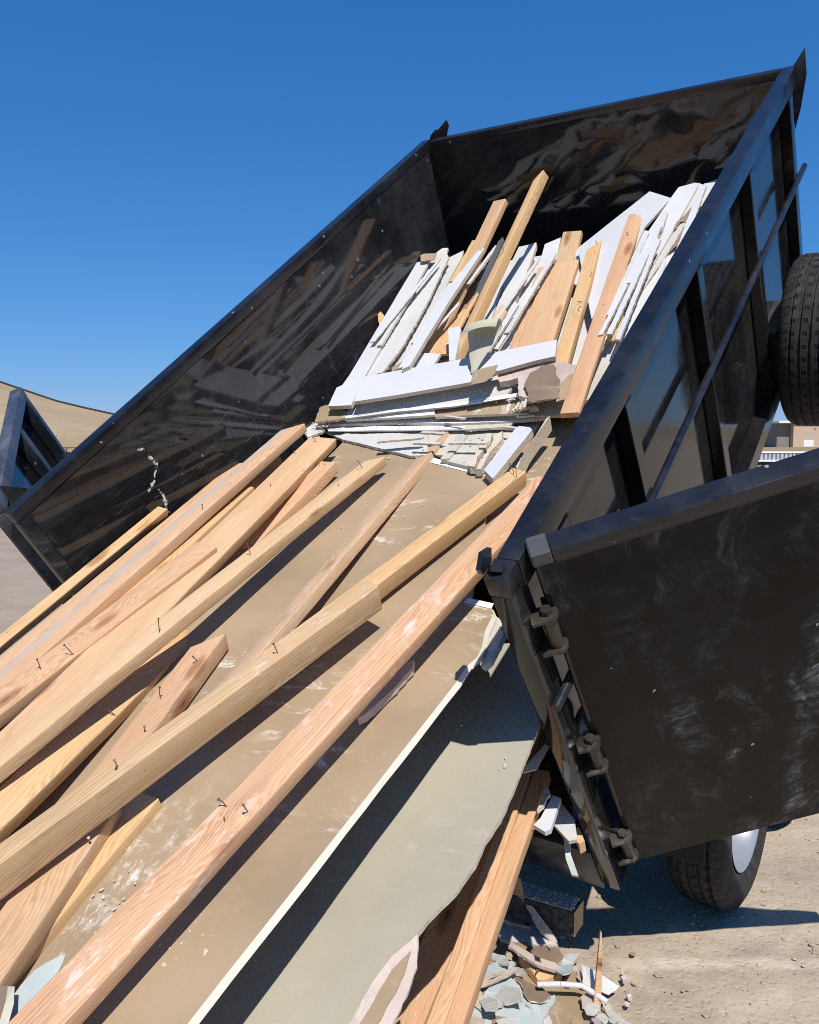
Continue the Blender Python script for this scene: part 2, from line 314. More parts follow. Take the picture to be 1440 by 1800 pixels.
M = dict(
    pine=wood('pine', (0.640, 0.420, 0.210), (0.701, 0.488, 0.265), (0.489, 0.270, 0.111)),
    pine2=wood('pine_heavy', (0.592, 0.408, 0.227), (0.652, 0.470, 0.280), (0.440, 0.261, 0.123), dust=.4),
    pale=wood('pale_fir', (0.634, 0.414, 0.239), (0.695, 0.476, 0.289), (0.495, 0.273, 0.138)),
    pale2=wood('pale_pink_fir', (0.580, 0.393, 0.247), (0.646, 0.458, 0.297), (0.471, 0.267, 0.132), dust=.25),
    pale3=wood('pale_glued', (0.604, 0.393, 0.227), (0.659, 0.451, 0.275), (0.483, 0.267, 0.132), grain=1.6),
    stain=wood('stained_fir', (0.640, 0.408, 0.239), (0.695, 0.470, 0.286), (0.489, 0.251, 0.126), stain=.9),
    cream=wood('cream_pine', (0.646, 0.443, 0.247), (0.701, 0.502, 0.301), (0.513, 0.294, 0.140), dust=.15, flat=.8),
    knot=wood('knotty_pine', (0.640, 0.420, 0.236), (0.695, 0.482, 0.286), (0.489, 0.267, 0.126)),
    fir=wood('fir', (0.634, 0.399, 0.230), (0.695, 0.464, 0.284), (0.477, 0.233, 0.111)),
    fir2=wood('fir_rough', (0.580, 0.366, 0.216), (0.640, 0.433, 0.269), (0.446, 0.228, 0.114), dust=.2),
    fir3=wood('fir_clean', (0.616, 0.381, 0.216), (0.677, 0.445, 0.265), (0.471, 0.231, 0.109)),
    red=wood('red_fir', (0.616, 0.375, 0.210), (0.683, 0.445, 0.269), (0.468, 0.222, 0.106), dust=.55),
    red2=wood('red_fir_plank', (0.604, 0.361, 0.208), (0.659, 0.422, 0.255), (0.471, 0.225, 0.114), dust=.3),
    dusty=wood('dusty_fir', (0.568, 0.378, 0.218), (0.628, 0.439, 0.269), (0.422, 0.233, 0.114), dust=.6),
    paper=sheet('tan_paper', (.36, .266, .168), dust=1., scuff=.35),
    paper_dusty=sheet('tan_paper_dusty', (.36, .266, .168), heavy=.62, dust=.8, scuff=.35),
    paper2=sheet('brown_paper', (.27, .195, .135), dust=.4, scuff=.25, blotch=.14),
    green=sheet('greenish_paper', (.385, .355, .272), dust=.12, scuff=.15, blotch=.05),
    greyface=sheet('grey_white_face', (.545, .535, .51), scuff=.2, speck=.35, blotch=.05),
    ivory=sheet('ivory_face', (.52, .485, .415), scuff=.2, speck=.3, blotch=.06),
    white=sheet('white_face', (.585, .59, .605), rough=.55, scuff=.12, speck=.12, blotch=.03),
    white2=sheet('white_wrinkled', (.575, .57, .55), rough=.7, scuff=.35, speck=.45, blotch=.06, bumpy=.35),
    blue=sheet('pale_blue_paint', (.46, .53, .53), rough=.6, dust=.8, speck=.25),
    mint=sheet('pale_mint_paper', (.50, .55, .52), rough=.6, scuff=.2, dust=.2, bumpy=.3),
    grey=sheet('dark_grey', (.10, .10, .115), rough=.5, scuff=.2),
    pink=sheet('pink_gypsum_paper', (.60, .49, .425), dust=.5, blotch=.14, bumpy=.9, scuff=.3),
    gyp=gypsum('gypsum_edge', (.60, .53, .43)),
    gypedge=gypsum('factory_edge', (.66, .64, .53), .05, .94),
    crumb=gypsum('gypsum_crumble', (.70, .61, .49), 1.0),
    print=printed('printed_tape'),
    nail=simple('nail_steel', (.22, .19, .16), .4, .75),
    paint=paint('black_paint'),
    inner=paint('black_paint_inside', smear=1, dust=.085, r0=.02, r1=.06, scuffs=.38, wave=.045, scr=.6, dustcol=(.30, .30, .31)),
    front=paint('black_paint_front_wall', dust=.05, r0=.03, r1=.08, wave=.42, scr=.35),
    side=paint('black_paint_side', base=(.008, .008, .009), dust=.12, r0=.04, r1=.10, wave=.06, scr=.25, dustcol=(.20, .19, .17)),
    rail=paint('black_paint_rail', base=(.008, .009, .013), dust=.06, r0=.16, r1=.34, scr=.35, scuffs=.14, wave=.12, dustcol=(.30, .31, .33)),
    door=paint('black_paint_worn', base=(.005, .0048, .0045), dust=.03, r0=.30, r1=.5, scuffs=.6, scr=.9, gloss=.16, dustcol=(.42, .44, .46), wave=.12, chalk=1),
    dust_sheen_rail=paint('black_paint_dust_sheen', base=(.02, .024, .032), dust=.42, r0=.25, r1=.45, scr=.6, scuffs=.2, wave=.12, dustcol=(.24, .27, .33)),  # dust on the left door; on the fin its pale blue stands for sky sheen
    dark=paint('black_underside', dust=.12, r0=.4, r1=.6),
    hinge=paint('hinge_steel', base=(.016, .015, .014), dust=.28, r0=.2, r1=.4, dustcol=(.17, .13, .09), scr=.6, wave=.03),
    tyre=tyre_mat('tyre_rubber'),
    rubber=simple('mudflap_rubber', (.014, .014, .015), .75, 0., .2),
    rim=simple('silver_rim', (.33, .34, .36), .35, .35, 0., 30., .05),
    red_lens=simple('red_lens', (.25, .02, .015), .25),
    dirt=dirt_mat(),
    hill=hill_mat(),
)
BED=[[0.82397, 0.46348, -0.32597, -0.90999], [-0.566, 0.64594, -0.51226, 3.53247], [-0.02687, 0.60658, 0.79457, 0.35771], [0.0, 0.0, 0.0, 1.0]]
BOARDS=[
 ('yellow pine stud at far left end of the sliding lumber pile', 'pine', [0.1624, -1.2258, 1.2046], [0.1059, 0.4537, 0.9766], [0.438, 0.1354, 0.8887], 0.0402, 0.0375, 0, 0, 0, []),
 ('flat pale stud with nicked end tucked under the blue stained plank', 'pale', [0.5708, -1.3102, 1.3714], [0.0742, 0.9378, 0.8256], [0.0014, 0.2363, 0.9717], 0.0833, 0.038, 'chip', 0, 0, []),
 ('long fir stud with blue grey stain stripe and chamfered end by left wall', 'stain', [0.7344, -1.3026, 1.4134], [0.2784, 1.1287, 0.8878], [0.0057, 0.2123, 0.9772], 0.0888, 0.038, 'chamfer', 0.004, 0, [(0.03, 0.4, 0.03, 0.3), (0.55, 0.3, 0.02, 0.5), (0.75, 0.2, 0.03, 0.2)]),
 ('short square ended stud lying between stained plank and knotty plank', 'pine', [0.8797, -1.4407, 1.4602], [0.3737, 0.6698, 0.9326], [0.0, 0.2425, 0.9701], 0.0498, 0.038, 0, 0, 0, []),
 ('broad fir plank with red grain lines, cut end halfway up pile', 'fir', [0.8477, -1.5681, 1.5599], [0.6369, 0.2279, 1.068], [0.0967, 0.2735, 0.957], 0.0954, 0.038, 0, 0, 0, [(0.62, 0.1, 0.05, 0.6), (0.7, 0.5, 0.04, 0.2), (0.9, 0.2, 0.03, 0.2)]),
 ('wide pale plank with knot and notched nailed end under white scraps', 'knot', [1.0169, -1.0868, 1.3837], [0.4085, 1.1397, 0.8051], [0.237, 0.3045, 0.9226], 0.1128, 0.038, 'notch', 0, 0, [(0.06, 0.6, 0.035, 0.3), (0.2, 0.9, 0.03, 0.4), (0.5, 0.6, 0.03, 0.3)]),
 ('orange fir stud with four nail holes in its square end', 'fir', [0.6965, -1.2989, 1.1251], [0.5435, 0.9506, 0.8374], [0.0079, 0.1276, 0.9918], 0.0758, 0.0487, 0, 0, 0, [(0.02, 0.2, 0.012, 0.1), (0.025, 0.5, 0.012, 0.1), (0.03, 0.8, 0.012, 0.1)]),
 ('long bowed cream stud with tapered end lying on bare tan sheet', 'cream', [1.0806, -1.5986, 1.6062], [0.7493, 1.0081, 0.828], [0.0442, 0.291, 0.9557], 0.0672, 0.0389, 'chamfer', 0.012, 0, [(0.12, 0.5, 0.05, 0.5), (0.85, 0.5, 0.05, 0.1), (0.3, 0.6, 0.03, 0.6), (1.3, 0.2, 0.05, 0.3)]),
 ('half shaded thin stud running beneath the long bowed cream stud', 'pine', [1.3051, -1.5131, 1.5827], [0.7864, -0.0743, 1.0099], [0.2412, 0.4328, 0.8686], 0.089, 0.038, 0, 0, 0, [(0.44, 0.0, 0.05, 1.2)]),
 ('short pink stud with splintered tip beside the crossing yellow stud', 'fir2', [1.3507, -1.2391, 1.37], [0.9656, -0.1074, 1.0868], [-0.0, 0.2425, 0.9701], 0.0829, 0.048, 'splinter', 0, 0, [(0.12, 0.3, 0.04, 0.8), (0.28, 0.6, 0.05, 0.2), (0.4, 0.3, 0.03, 0.5)]),
 ('heavy yellow stud on edge crossing diagonally over the other lumber', 'pine2', [1.1306, -1.6683, 1.6018], [1.3781, 0.1262, 1.1185], [0.0519, 0.2531, 0.966], 0.053, 0.074, 0, 0, 0, [(0.35, 0.4, 0.04, 0.2), (0.8, 0.5, 0.05, 0.1)]),
 ('dusty pinkish stud lying loose on tan sheet, end among tape strips', 'pale2', [1.2569, -0.4173, 1.2229], [0.7249, 1.6634, 0.5841], [-0.2987, 0.2094, 0.9311], 0.0707, 0.0361, 'chamfer', 0, 0, [(0.1, 0.1, 0.03, 0.9), (0.5, 1.0, 0.03, 0.8)]),
 ('yellow stud with three upright nails beside red fir stud', 'pine', [1.2454, -0.1968, 1.138], [1.3894, 0.947, 0.8432], [0.1492, 0.229, 0.9619], 0.0574, 0.0586, 0, 0, 0, [(0.03, 0.85, 0.045, 0.05), (0.04, 0.45, 0.045, 0.05), (0.05, 0.12, 0.045, 0.05)]),
 ('long reddish fir stud with white scuffs along right side of load', 'red', [1.5841, -1.6331, 1.5146], [1.6191, 0.7716, 0.9696], [0.0995, 0.2185, 0.9707], 0.0838, 0.0367, 0, 0, 0, [(1.42, 0.2, 0.04, 0.5), (1.46, 0.5, 0.02, 0.6), (1.43, 0.75, 0.035, 0.5)]),
 ('wide knotty tan plank at lower left under crossing yellow stud', 'dusty', [1.6147, -1.6604, 1.4979], [1.2165, -0.6804, 1.2329], [0.0864, 0.2928, 0.9523], 0.0971, 0.038, 0, 0, 0, [(0.1, 0.1, 0.03, 0.6)]),
 ('lower end of flat tan stud passing under crossing yellow stud', 'pine', [1.4264, -1.5704, 1.4225], [1.2524, -0.615, 1.1838], [-0.0, 0.2425, 0.9701], 0.089, 0.038, 0, 0, 0, []),
 ('shaded square ended stud peeking out below the blue stained stud end', 'pine', [0.5573, -0.2243, 1.1142], [0.2308, 0.9742, 0.8414], [0.0053, 0.2232, 0.9748], 0.0914, 0.038, 0, 0, 0, []),
 ('shaded stud in the gap below the broad red grained plank', 'fir', [0.7837, -1.4824, 1.3706], [0.3793, 0.7522, 0.8119], [0.0, 0.2425, 0.9701], 0.089, 0.038, 0, 0, 0, []),
 ('deep shaded stud below the long bowed cream stud', 'dusty', [1.0393, -1.6436, 1.3809], [0.5496, 0.4504, 0.8574], [-0.0, 0.2425, 0.9701], 0.14, 0.038, 0, 0, 0, []),
 ('knotty fir stud with nail holes leaning out below bed corner post', 'fir3', [1.9001, -1.0432, 0.7408], [1.6705, 0.0923, 0.4569], [-0.0, 0.2425, 0.9701], 0.0397, 0.038, 0, 0, 0, []),
 ('second fir stud lying against the leaning stud below bed corner', 'fir3', [1.9262, -1.0263, 0.7286], [1.7199, 0.0902, 0.4495], [-0.0, 0.2425, 0.9701], 0.0453, 0.038, 0, 0, 0, []),
 ('shaded brown stud behind leaning fir studs at bed tail', 'fir2', [1.8044, -1.0472, 0.6618], [1.5427, 0.5324, 0.2669], [0.0, 0.2425, 0.9701], 0.089, 0.038, 0, 0, 0, []),
 ('tall stud leaning against front wall, left of the tallest one', 'pale', [0.4511, 1.8815, 0.7177], [0.4956, 2.8976, 1.0399], [-0.1102, -0.296, 0.9488], 0.0807, 0.0343, 0, 0, 0, []),
 ('tallest stud standing above white scraps at front of bed', 'pine', [0.6698, 1.6588, 0.7563], [0.7857, 2.8051, 1.1843], [-0.2259, -0.3206, 0.9199], 0.0406, 0.0516, 'chamfer', 0, 0, [(0.5, 0.3, 0.03, 0.4), (0.52, 0.5, 0.03, 0.3)]),
 ('board end with round knot above wide glued boards', 'pine2', [0.9639, 2.1888, 0.6529], [0.9169, 2.8006, 0.864], [0.0202, -0.3247, 0.9456], 0.1004, 0.03, 0, 0, 0, []),
 ('wide tan glued board with square shoulders in white scrap pile', 'pale3', [1.1231, 1.779, 0.7812], [0.994, 2.5354, 0.8381], [0.0025, -0.0746, 0.9972], 0.1624, 0.038, 0, 0, 0, []),
 ('narrow pink stud along left edge of the wide glued board', 'fir2', [0.9596, 1.7629, 0.7752], [0.8319, 2.5046, 0.8313], [0.0026, -0.0749, 0.9972], 0.0403, 0.038, 0, 0, 0, []),
 ('yellow stud with bent nails right of the wide glued board', 'pine', [1.2666, 1.5749, 0.7855], [1.0903, 2.6059, 0.8824], [0.0056, -0.0926, 0.9957], 0.0622, 0.0393, 'chamfer', 0, 0, [(0.02, 0.3, 0.03, 0.9), (0.55, 0.4, 0.05, 1.1), (0.5, 0.1, 0.04, 1.2), (0.3, 0.1, 0.03, 1.2)]),
 ('reddish plank with nail marks leaning on white scraps near right wall', 'red2', [1.4197, 1.3586, 0.7952], [1.2528, 2.7811, 0.9229], [0.0034, -0.089, 0.996], 0.0761, 0.0239, 0, 0, 0, [(0.03, 0.2, 0.012, 0.1), (0.03, 0.8, 0.012, 0.1), (0.2, 0.5, 0.03, 1.1), (0.75, 0.5, 0.03, 1.1)]),
]
SLABS=[
 ('drywall_sheet', 'large bare tan drywall sheet filling the middle of the load', 'drywall sheet', 'paper_dusty', 'gyp', [[0.3044, 1.2697, 0.6866], [1.202, 1.0089, 0.7518], [1.5251, 0.2877, 0.9321], [1.6287, -0.456, 1.118], [1.6162, -0.9864, 1.2506], [1.2402, -1.5875, 1.4009], [0.2117, -1.5668, 1.3957], [0.7692, -0.6295, 1.1614]], [0.0, 0.2425, 0.9701], 0.012, 0, 0),
 ('drywall_sheet', 'tan drywall sheet with cream factory edge right of reddish stud', 'drywall sheet', 'paper', 'gypedge', [[1.5369, 0.239, 0.9622], [1.6213, 0.2346, 0.9634], [1.6402, 0.2093, 0.9697], [1.6544, 0.1393, 0.9872], [1.6839, 0.0676, 1.0051], [1.6897, 0.031, 1.0142], [1.6828, -0.0082, 1.024], [1.6895, -0.069, 1.0393], [1.6979, -0.5342, 1.1556], [1.7035, -0.861, 1.2372], [1.7052, -0.9542, 1.2606], [1.7081, -1.2051, 1.3233], [1.4236, -1.2361, 1.331], [1.4706, -1.028, 1.279], [1.5351, -0.3241, 1.103]], [0.0, 0.2425, 0.9701], 0.0127, 0.0006, 0),
 ('drywall_sheet', 'smooth greenish grey drywall sheet in the shade below tan sheet', 'drywall sheet', 'green', 'gyp', [[1.7218, 0.3925, 0.6919], [1.8037, 0.0114, 0.7872], [1.8375, -0.1822, 0.8355], [1.8515, -0.2803, 0.8601], [1.8495, -0.3489, 0.8772], [1.858, -0.41, 0.8925], [1.8541, -0.4877, 0.9119], [1.838, -0.5519, 0.928], [1.8318, -0.596, 0.939], [1.8115, -0.6579, 0.9545], [1.8159, -0.7315, 0.9729], [1.8215, -0.811, 0.9927], [1.829, -1.0017, 1.0404], [1.6877, -1.2423, 1.1006], [1.3933, -0.8645, 1.0061], [1.2576, 0.1774, 0.7456]], [0.0, 0.2425, 0.9701], 0.012, 0.0011, 0),
 ('drywall_sheet', 'tan drywall sheet beside right bed rail above the red stud', 'drywall sheet', 'paper', 'gyp', [[0.9572, 1.7306, 0.5534], [1.24, 1.8121, 0.533], [1.4988, 1.8895, 0.5136], [1.6715, 1.0097, 0.7336], [1.6801, 0.5312, 0.8532], [1.6022, 0.4824, 0.8654], [1.3761, 0.4337, 0.8776], [1.0089, 0.9692, 0.7437]], [0.0, 0.2425, 0.9701], 0.012, 0, 0),
 ('drywall_sheet', 'lowest filler sheet, added and coloured dark for the shadowed lumber gaps at lower left', 'drywall sheet', 'paper2', 'gyp', [[-0.1446, 1.0731, 0.6417], [0.3516, 1.3046, 0.5838], [1.1399, -0.5614, 1.0504], [1.1687, -1.3576, 1.2494], [0.8116, -0.7205, 1.0901]], [0.0, 0.2425, 0.9701], 0.012, 0, 0),  # added filler, its brown stands for deep shadow between the boards
 ('torn_paper', 'rolled pinkish paper scrap tucked under the long reddish stud', 'torn paper', 'pink', 'pink', [[1.5606, -0.041, 1.0602], [1.5753, -0.0738, 1.0685], [1.5754, -0.1582, 1.0895], [1.564, -0.2534, 1.1134], [1.5538, -0.2708, 1.1177], [1.542, -0.2483, 1.1121], [1.5456, -0.1586, 1.0897], [1.5523, -0.0621, 1.0655]], [0.0, 0.2425, 0.9701], 0.02, 0.003, 0),
 ('paper_tape', 'white printed tape across top of the middle tan sheet, left part', 'paper tape', 'print', 'print', [[0.277, 1.2941, 0.683], [0.3197, 1.2598, 0.6916], [0.7548, 1.1391, 0.7217], [1.2117, 1.001, 0.7562], [1.2082, 1.043, 0.7457], [0.7522, 1.1771, 0.7122]], [0.0, 0.2425, 0.9701], 0.001, 0, 0),
 ('paper_tape', 'white printed tape at top end of tan sheet near corner post', 'paper tape', 'print', 'print', [[1.5336, 0.2392, 0.9637], [1.6239, 0.2306, 0.9658], [1.6182, 0.2542, 0.9599], [1.5316, 0.2617, 0.9581]], [0.0, 0.2425, 0.9701], 0.001, 0, 0),
 ('paper_tape', 'white printed tape along top of tan sheet beside right rail', 'paper tape', 'print', 'print', [[0.9546, 1.7374, 0.5547], [0.9369, 1.7843, 0.5429], [1.2242, 1.8518, 0.526], [1.2435, 1.7989, 0.5393]], [0.0, 0.2425, 0.9701], 0.001, 0, 0),
 ('drywall_scrap', 'grey white drywall panel with torn pink top above tape', 'drywall scrap', 'greyface', 'gyp', [[0.2543, 1.285, 0.6987], [0.2828, 1.3246, 0.6888], [0.3865, 1.3243, 0.6889], [0.5279, 1.3448, 0.6838], [0.7132, 1.3434, 0.6842], [0.8399, 1.1433, 0.7342], [0.7652, 1.1313, 0.7372], [0.327, 1.2587, 0.7053]], [0.0, 0.2425, 0.9701], 0.012, 0.003, 0),
 ('paper_tape', 'lower of two long printed tape strips crossing the load', 'paper tape', 'print', 'print', [[0.1518, 1.3583, 0.6924], [0.2233, 1.3748, 0.6883], [0.5437, 1.3962, 0.683], [0.8892, 1.4241, 0.676], [0.9174, 1.3838, 0.686], [0.5721, 1.3541, 0.6935], [0.1833, 1.3273, 0.7002]], [0.0, 0.2425, 0.9701], 0.006, 0, 0),
 ('drywall_scrap', 'long thin drywall strip edged with printed tape, upper of two', 'drywall scrap', 'print', 'gyp', [[0.0747, 1.4019, 0.6945], [0.1793, 1.4397, 0.6851], [0.4924, 1.457, 0.6808], [0.7737, 1.4852, 0.6737], [1.0416, 1.4995, 0.6701], [1.1912, 1.5218, 0.6645], [1.2003, 1.4807, 0.6748], [1.0202, 1.4388, 0.6853], [0.8167, 1.4126, 0.6918], [0.5265, 1.4068, 0.6933], [0.1098, 1.3631, 0.7042]], [0.0, 0.2425, 0.9701], 0.012, 0, 0),
 ('drywall_scrap', 'tan strip between the two long printed tape strips', 'drywall scrap', 'paper', 'gyp', [[0.1221, 1.3941, 0.6815], [0.5044, 1.4302, 0.6724], [1.0489, 1.4767, 0.6608], [1.0968, 1.4084, 0.6779], [0.8962, 1.4105, 0.6774], [0.1641, 1.3629, 0.6893]], [0.0, 0.2425, 0.9701], 0.012, 0, 0),
 ('drywall_scrap', 'torn tan paper corner at left end of tape strips', 'drywall scrap', 'paper', 'gyp', [[0.0673, 1.4482, 0.7429], [0.1014, 1.4654, 0.7439], [0.2306, 1.4334, 0.742], [0.2664, 1.3812, 0.7389], [0.2232, 1.3603, 0.7376], [0.1135, 1.3416, 0.7365]], [0.0, -0.0599, 0.9982], 0.012, 0.006, 0),
 ('drywall_scrap', 'long grey white board with print along its lower edge', 'drywall scrap', 'greyface', 'gyp', [[0.2461, 1.4623, 0.7437], [0.5017, 1.5203, 0.7472], [0.7529, 1.579, 0.7507], [1.0263, 1.657, 0.7554], [1.0277, 1.5839, 0.751], [1.02, 1.5275, 0.7476], [0.9057, 1.4936, 0.7456], [0.7989, 1.4666, 0.744], [0.5334, 1.4291, 0.7417], [0.2688, 1.3773, 0.7386]], [0.0, -0.0599, 0.9982], 0.012, 0, 0),
 ('paper_tape', 'printed strip on lower edge of long grey white board', 'paper tape', 'print', 'print', [[0.275, 1.3696, 0.7412], [0.2619, 1.3854, 0.7421], [0.5303, 1.437, 0.7452], [0.7945, 1.4779, 0.7477], [1.0177, 1.5348, 0.7511], [1.0709, 1.5457, 0.7517], [1.0828, 1.5234, 0.7504], [0.8037, 1.4589, 0.7465], [0.5389, 1.4215, 0.7443]], [0.0, -0.0599, 0.9982], 0.002, 0, 0),
 ('drywall_scrap', 'tan scrap below the long grey white board', 'drywall scrap', 'paper', 'gyp', [[0.6919, 1.4786, 0.7197], [0.7831, 1.4987, 0.7209], [1.0962, 1.5602, 0.7246], [1.1505, 1.4584, 0.7185], [0.816, 1.431, 0.7169], [0.7209, 1.4216, 0.7163]], [0.0, -0.0599, 0.9982], 0.012, 0, 0),
 ('drywall_scrap', 'white printed strip just below the long grey white board', 'drywall scrap', 'print', 'gyp', [[0.2272, 1.3954, 0.7247], [0.5211, 1.4403, 0.7274], [0.6992, 1.4659, 0.729], [0.7204, 1.4241, 0.7264], [0.5403, 1.4055, 0.7253], [0.2699, 1.3802, 0.7238]], [0.0, -0.0599, 0.9982], 0.012, 0, 0),
 ('drywall_scrap', 'ivory panel base lying under the long printed tape strips', 'drywall scrap', 'ivory', 'gyp', [[-0.0377, 1.4946, 0.6343], [1.1466, 1.586, 0.6115], [1.1796, 1.3831, 0.6622], [1.1863, 1.1963, 0.7089], [0.843, 1.1659, 0.7165], [0.2983, 1.2801, 0.688], [0.0936, 1.3771, 0.6637]], [0.0, 0.2425, 0.9701], 0.01, 0, 0),
 ('drywall_scrap', 'pale chipped bits of ivory board at left of printed strips', 'drywall scrap', 'white2', 'gyp', [[-0.0102, 1.3544, 0.6914], [0.0232, 1.4514, 0.6671], [0.1218, 1.4075, 0.6781], [0.1586, 1.3105, 0.7024], [0.1142, 1.2567, 0.7158]], [0.0, 0.2425, 0.9701], 0.012, 0.006, 0),
 ('drywall_scrap', 'long bright white shelf board lying crosswise over the scraps', 'drywall scrap', 'white', 'gyp', [[0.2816, 1.5825, 0.821], [0.7421, 1.6931, 0.8276], [0.9735, 1.7596, 0.8316], [1.1615, 1.813, 0.8348], [1.1977, 1.697, 0.8278], [1.1166, 1.6697, 0.8262], [0.9724, 1.6051, 0.8223], [0.8703, 1.5304, 0.8178], [0.5515, 1.4481, 0.8129], [0.3361, 1.4004, 0.81]], [0.0, -0.0599, 0.9982], 0.018, 0, 0),
 ('white_box_panel', 'bright white panel at left end of the crosswise shelf board', 'white panel', 'white', 'gyp', [[0.146, 1.5309, 0.7979], [0.2533, 1.6147, 0.8029], [0.2854, 1.5335, 0.798], [0.3096, 1.4022, 0.7901], [0.1831, 1.3931, 0.7896], [0.1664, 1.4507, 0.793]], [0.0, -0.0599, 0.9982], 0.02, 0, 0),
 ('drywall_scrap', 'torn pink gypsum mound with ragged edge near right plank', 'drywall scrap', 'pink', 'gyp', [[0.9481, 1.6276, 0.7937], [1.0067, 1.6925, 0.7976], [1.0806, 1.733, 0.8], [1.1832, 1.7091, 0.7985], [1.2983, 1.6743, 0.7965], [1.3069, 1.6367, 0.7942], [1.2887, 1.593, 0.7916], [1.2655, 1.5569, 0.7894], [1.2653, 1.4994, 0.786], [1.1659, 1.4639, 0.7838], [1.1146, 1.4784, 0.7847], [1.0623, 1.5979, 0.7919], [0.9927, 1.5688, 0.7901]], [0.0, -0.0599, 0.9982], 0.03, 0.006, 0),
 ('torn_paper', 'brown torn paper patch inside the pink gypsum mound', 'torn paper', 'paper2', 'gyp', [[1.1214, 1.5289, 0.8047], [1.1175, 1.6074, 0.8094], [1.1409, 1.6257, 0.8105], [1.1479, 1.6598, 0.8126], [1.1793, 1.651, 0.8121], [1.2004, 1.6617, 0.8127], [1.2272, 1.6305, 0.8108], [1.2364, 1.5931, 0.8086], [1.2726, 1.5556, 0.8063], [1.2821, 1.498, 0.8029], [1.3105, 1.4417, 0.7995], [1.2329, 1.4311, 0.7989], [1.1783, 1.4204, 0.7982], [1.1626, 1.4775, 0.8016]], [0.0, -0.0599, 0.9982], 0.003, 0.004, 0),
 ('torn_paper', 'tan torn paper with white ragged rim under reddish plank', 'torn paper', 'paper', 'gyp', [[1.2782, 1.5329, 0.803], [1.2999, 1.6052, 0.8073], [1.3262, 1.579, 0.8057], [1.3832, 1.4788, 0.7997], [1.3873, 1.4477, 0.7979], [1.2987, 1.4339, 0.797]], [0.0, -0.0599, 0.9982], 0.004, 0.004, 0),
 ('torn_paper', 'tan paper flap folded below the curled green paper', 'torn paper', 'paper', 'gyp', [[0.8749, 1.5735, 0.8454], [0.9793, 1.6129, 0.8478], [0.9868, 1.5474, 0.8438], [0.9724, 1.5024, 0.8411], [0.9126, 1.4808, 0.8399]], [0.0, -0.0599, 0.9982], 0.002, 0.002, 0),
 ('drywall_scrap', 'white panel lying left of the crumbled gypsum strips', 'drywall scrap', 'ivory', 'gyp', [[0.8713, 1.3254, 0.6906], [1.0062, 1.3679, 0.68], [1.0444, 1.2641, 0.706], [1.09, 1.0558, 0.758], [0.9283, 1.1055, 0.7456]], [0.0, 0.2425, 0.9701], 0.012, 0, 0),
 ('drywall_scrap', 'narrow ivory panel between dusty stud and white panel', 'drywall scrap', 'ivory', 'gyp', [[0.8784, 1.3274, 0.6981], [0.9268, 1.3188, 0.7003], [0.968, 1.1049, 0.7538], [0.9316, 1.0963, 0.7559]], [0.0, 0.2425, 0.9701], 0.008, 0, 0),
 ('drywall_scrap', 'crumbled gypsum strip beside the white panel, left one', 'drywall scrap', 'crumb', 'crumb', [[1.0304, 1.3124, 0.7169], [1.0475, 1.319, 0.7153], [1.0835, 1.2335, 0.7366], [1.0931, 1.1294, 0.7626], [1.1282, 1.0233, 0.7892], [1.0977, 1.0299, 0.7875]], [0.0, 0.2425, 0.9701], 0.03, 0.005, 0),
 ('drywall_scrap', 'crumbled gypsum strip beside white moulding, right one', 'drywall scrap', 'crumb', 'crumb', [[1.0692, 1.3315, 0.7121], [1.0809, 1.3433, 0.7092], [1.1154, 1.268, 0.728], [1.1275, 1.1478, 0.7581], [1.1678, 1.0083, 0.7929], [1.1452, 1.0059, 0.7935]], [0.0, 0.2425, 0.9701], 0.03, 0.005, 0),
 ('white_moulding', 'white painted moulding block standing right of crumbled gypsum', 'moulding', 'white', 'gyp', [[1.1911, 1.272, 0.782], [1.1973, 1.2886, 0.7778], [1.2449, 1.28, 0.78], [1.2667, 1.2596, 0.7851], [1.2573, 0.958, 0.8105], [1.2582, 0.9309, 0.8173], [1.19, 0.9923, 0.8019]], [0.0, 0.2425, 0.9701], 0.03, 0, 0),
 ('drywall_strip', 'thin cream drywall strip on edge casting a dark shadow', 'drywall strip', 'gyp', 'gyp', [[1.2983, 1.3229, 0.7893], [1.3019, 1.3506, 0.7823], [1.3121, 1.123, 0.8092], [1.2982, 1.0406, 0.7799], [1.2921, 1.0212, 0.7847]], [0.0, 0.2425, 0.9701], 0.06, 0, 0),
 ('drywall_scrap', 'small ivory drywall strip with printed end under rail tape', 'drywall scrap', 'print', 'gyp', [[1.0691, 1.4726, 0.7244], [1.1609, 1.4988, 0.7259], [1.1817, 1.4846, 0.7251], [1.0844, 1.4546, 0.7233]], [0.0, -0.0599, 0.9982], 0.02, 0, 0),
 ('gypsum_stick', 'left cream gypsum stick of three by the pink mound', 'gypsum stick', 'gyp', 'gyp', [[1.1057, 1.5076, 0.7615], [1.1185, 1.5076, 0.7615], [1.1183, 1.4282, 0.7567], [1.1056, 1.4281, 0.7567]], [0.0, -0.0599, 0.9982], 0.012, 0, 0),
 ('gypsum_stick', 'middle cream gypsum stick of three by the pink mound', 'gypsum stick', 'gyp', 'gyp', [[1.1292, 1.4945, 0.7707], [1.1419, 1.4944, 0.7707], [1.144, 1.4156, 0.7659], [1.1315, 1.4155, 0.7659]], [0.0, -0.0599, 0.9982], 0.012, 0, 0),
 ('gypsum_stick', 'longest cream gypsum stick of three by the pink mound', 'gypsum stick', 'gyp', 'gyp', [[1.1297, 1.5435, 0.7836], [1.1425, 1.5434, 0.7836], [1.1701, 1.4136, 0.7758], [1.1577, 1.4135, 0.7758]], [0.0, -0.0599, 0.9982], 0.012, 0, 0),
